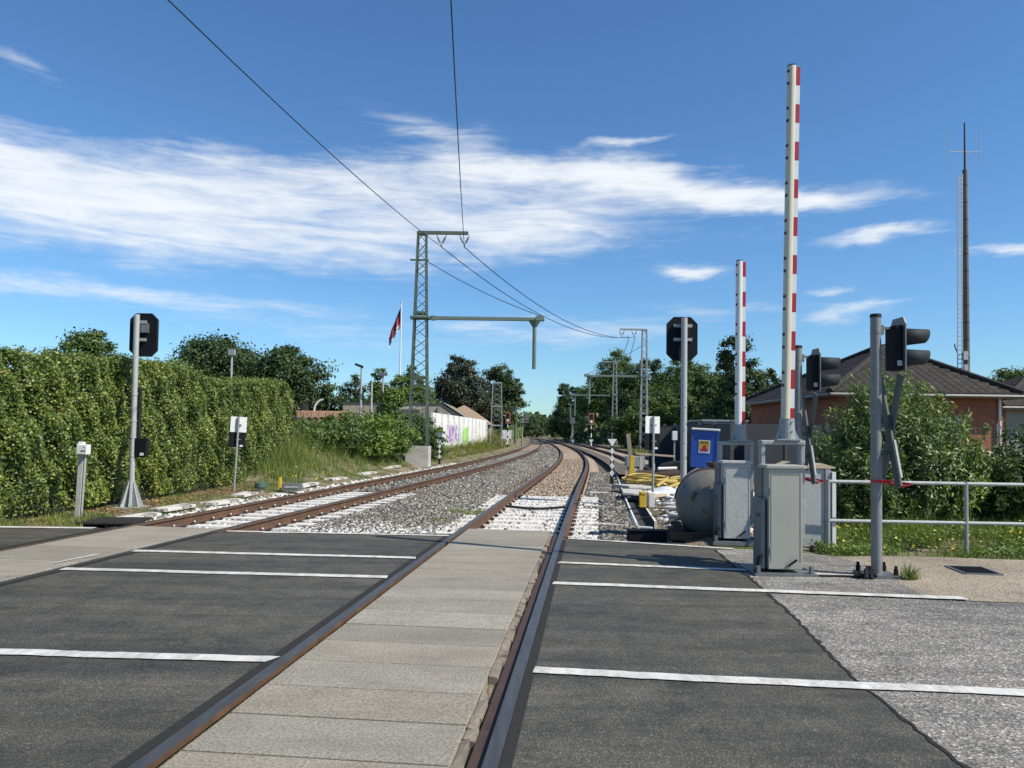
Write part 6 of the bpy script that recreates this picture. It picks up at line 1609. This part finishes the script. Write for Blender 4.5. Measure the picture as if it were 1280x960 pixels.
t = thing('flag_pole', 'white flagpole rising over the trees left of the green mast', 'flagpole', (-6.15, 42.0, 0.7))
MB().cyl((0, 0, 0), (0, 0, 7.75), 0.055, 0.035, 10).build('pole', 'white', t); MB().cyl((0, 0, 7.75), (0, 0, 7.85), 0.06, 0.03, 10).build('finial', 'galv', t)
t = thing('flag', 'limp navy, red and white flag hanging from the flagpole', 'flag', (-6.19, 42.0, 0.7))
mb = MB(); nx, nz = 16, 20; vs = []
for i in range(nx + 1):
    for j in range(nz + 1):
        u_, v_ = i / nx, j / nz           # u away from the pole, v down
        x = -0.62 * u_ ; z = 7.55 - v_ * 1.15 * (1 - 0.55 * u_) - 1.75 * u_ ** 1.05
        y = 0.10 * math.sin(7 * u_ + 3 * v_) * u_ + 0.06 * math.sin(15 * u_)
        vs.append((x, y, z))
mb.v = vs
for i in range(nx):
    for j in range(nz):
        a = i * (nz + 1) + j; mb.f.append((a, a + 1, a + nz + 2, a + nz + 1)); mb.m.append(0 if j < 6 else (1 if j < 14 else (2 if (i + j) % 5 else 0)))
cl = mb.build('cloth', ['flag_dark', 'flag_red', 'flag_white'], t, smooth=True)

def lamp(label, loc, h, kind):
    t = thing('lamp_post', label, 'lamp post', loc, group='slender posts on the yard')
    MB().cyl((0, 0, 0), (0, 0, h), 0.075, 0.055, 8).build('pole', 'galv_light' if kind else 'conc', t)
    if kind == 1: MB().box((-0.15, 0, h + 0.06), (0.5, 0.22, 0.14), (0, R(20), 0)).build('lamp_head', 'black', t)
    elif kind == 2: MB().box((0, 0, h + 0.12), (0.32, 0.25, 0.3)).build('lamp_head', 'galv', t)
    elif kind == 3: MB().box((0, 0, h + 0.08), (0.5, 0.2, 0.2)).box((-0.25, 0, h - 0.1), (0.12, 0.12, 0.2)).build('camera_head', 'steel_grey', t)
    else: MB().cyl((0, 0, h), (0, 0, h + 0.05), 0.09, 0.09, 8).build('cap', 'conc', t)
lamp('pale post with a square lamp rising over the hedge before the dark oaks', (-14.65, 40, 0.7), 4.6, 2)
lamp('tall yard post with a dark lamp head left of the flagpole', (-9.15, 46.5, 1.0), 4.3, 1)
lamp('bare white post just right of the tall lamp post', (-8.6, 47, 1.0), 3.4, 0)
lamp('shortest bare post between lamp post and flagpole', (-8.0, 48, 1.0), 2.6, 0)
lamp('yard post with camera heads left of the flagpole', (-7.75, 46, 1.0), 3.75, 3)

t = thing('brick_pallet', 'stack of orange bricks on pallets above the bank by the hedge', 'pallet', (-7.4, 30.3, 1.1))
for i in range(2):
    for k in range(7):
        MB().box((-0.85 + k * 0.285, 0, 0.62 + i * 0.34), (0.26, 0.8, 0.25)).build('brick_pack', 'terracotta', t, bevel=0.01)
    b = MB()
    for k in range(8): b.box((-0.86 + k * 0.246, 0, 0.47 + i * 0.34), (0.10, 0.9, 0.035))
    b.build('pallet_boards', 'wood_pale', t)
for x in (-0.8, 0, 0.8): MB().box((x, 0, 0.2), (0.12, 0.8, 0.5)).build('trestle', 'wood', t)
t = thing('concrete_mixer', 'white and dark yard machine with a curved pipe behind the hedge end', 'machine', (-8.42, 30.6, 1.0))
MB().box((0, 0, 0.95), (1.2, 0.5, 0.09)).box((0.0, 0, 0.55), (0.9, 0.4, 0.7)).build('frame', 'steel_grey', t)
MB().cyl((0.1, 0, 1.0), (0.1, 0, 1.5), 0.28, 0.22, 14).build('drum', 'black', t)
MB().box((-0.5, 0, 1.45), (0.30, 0.25, 0.35)).box((-0.5, 0, 1.1), (0.09, 0.09, 0.5)).build('hopper', 'white', t)
MB().tube([(0.55, 0, 0.9), (0.55, 0, 1.25), (0.6, 0, 1.45), (0.75, 0, 1.62), (0.9, 0, 1.66)], 0.035, 8).build('pipe', 'white', t, smooth=True)
t = thing('wire_roll', 'dark roll of wire mesh lying on the bank below the yard machine', 'wire roll', (-8.15, 27.2, 0.95))
for k in range(9): MB().tube([(0.5 * (k / 8) * 1.4 - 0.35, math.cos(a) * 0.36, 0.42 + math.sin(a) * 0.36) for a in np.linspace(0, 6.3, 20)], 0.022, 5).build('ring', 'black', t)
rng = np.random.default_rng(90)
n = 500; y = rng.uniform(24.2, 26.8, n); x = -7.55 + rng.uniform(-0.9, 0.4, n)
stones('rubble', np.stack([x, y, gh(x, y) + rng.uniform(0, 0.35, n)], 1), 0.16, 'stone_grey', None, 0.7)['kind'] = 'stuff'

# beside the left track: slabs, enamel lid, marker
for i, (y, d, L_, rz, lab) in enumerate((
    (13.0, -1.75, 1.0, 1.35, 'limewashed slab nearest the road beside the left track'), (14.3, -1.85, 1.1, 1.4, 'second limewashed slab from the road beside the left track'),
    (15.9, -1.75, 1.2, 1.35, 'limewashed slab beside the left track, level with the leaning sign'), (17.2, -1.95, 0.9, 1.55, 'long limewashed slab just beyond the leaning sign'),
    (18.5, -1.65, 0.8, 1.2, 'limewashed slab below the green enamel lid'), (20.4, -1.9, 1.2, 1.4, 'limewashed slab at the foot of the grassy bank'),
    (23.0, -2.05, 1.3, 1.45, 'limewashed slab half way along the grassy bank'), (26.0, -2.1, 1.4, 1.4, 'limewashed slab near the far end of the grassy bank'),
    (29.2, -2.3, 1.6, 1.3, 'limewashed slab just before the concrete block of the green mast'))):
    q = off(_left, y, d); slab(lab, (q[0], q[1], float(gh(q[0], q[1])) - 0.015), (L_, 0.30, 0.06), rz, 'slab_white', 0.04)
t = thing('enamel_lid', 'round green enamel cap on a short post beside the left track', 'cap', (-6.03, 18.6, -0.05)); MB().cyl((0, 0, 0), (0, 0, 0.12), 0.06, 0.06, 10).build('post', 'conc_white', t)
mb = MB(); n = 16; pr = [(0.12, 0.08), (0.145, 0.11), (0.135, 0.20), (0.08, 0.235), (0.0, 0.245)]
mb.add([(math.cos(2 * math.pi * j / n) * r_, math.sin(2 * math.pi * j / n) * r_, z) for r_, z in pr for j in range(n)], [(i * n + j, i * n + (j + 1) % n, (i + 1) * n + (j + 1) % n, (i + 1) * n + j) for i in range(4) for j in range(n)] + [tuple(range(n))])
mb.build('dome', 'moss', t, smooth=True)
t = thing('track_box', 'small grey box with a yellow upright plate beside the left track', 'box', (-5.35, 18.9, -0.05)); MB().box((0, 0, 0.10), (0.42, 0.3, 0.16)).build('body', 'steel_grey', t, bevel=0.01); MB().box((-0.32, 0.05, 0.16), (0.05, 0.12, 0.34)).build('plate', 'yellow', t); MB().box((0.02, -0.155, 0.11), (0.34, 0.012, 0.05)).build('label_plate', 'galv_light', t)
t = thing('road_edge_slab', 'dark asphalt slab at the verge between the left signal and the rail', 'slab', (-6.35, 12.4, -0.042)); MB().box((0, 0, 0.0), (0.9, 0.75, 0.04), (0, 0, 0.1)).build('slab', 'bitumen', t, bevel=0.01)
# cables between the near rails
for i, (y, lab) in enumerate(((16.2, 'black cable sagging across the limewashed sleepers between the near rails'),)):
    o = MB().tube([(float(cx(_main, y)) + a, y + 0.25 * a * a - 0.12, -0.10 - 0.02 * math.cos(a * 4)) for a in np.linspace(-0.62, 0.62, 12)], 0.028, 7).build('track_cable', 'black', None, smooth=True); tag(o, lab, 'cable')
# slender birds' eye details: loose rocks on the near ballast
bpy.context.view_layer.update()
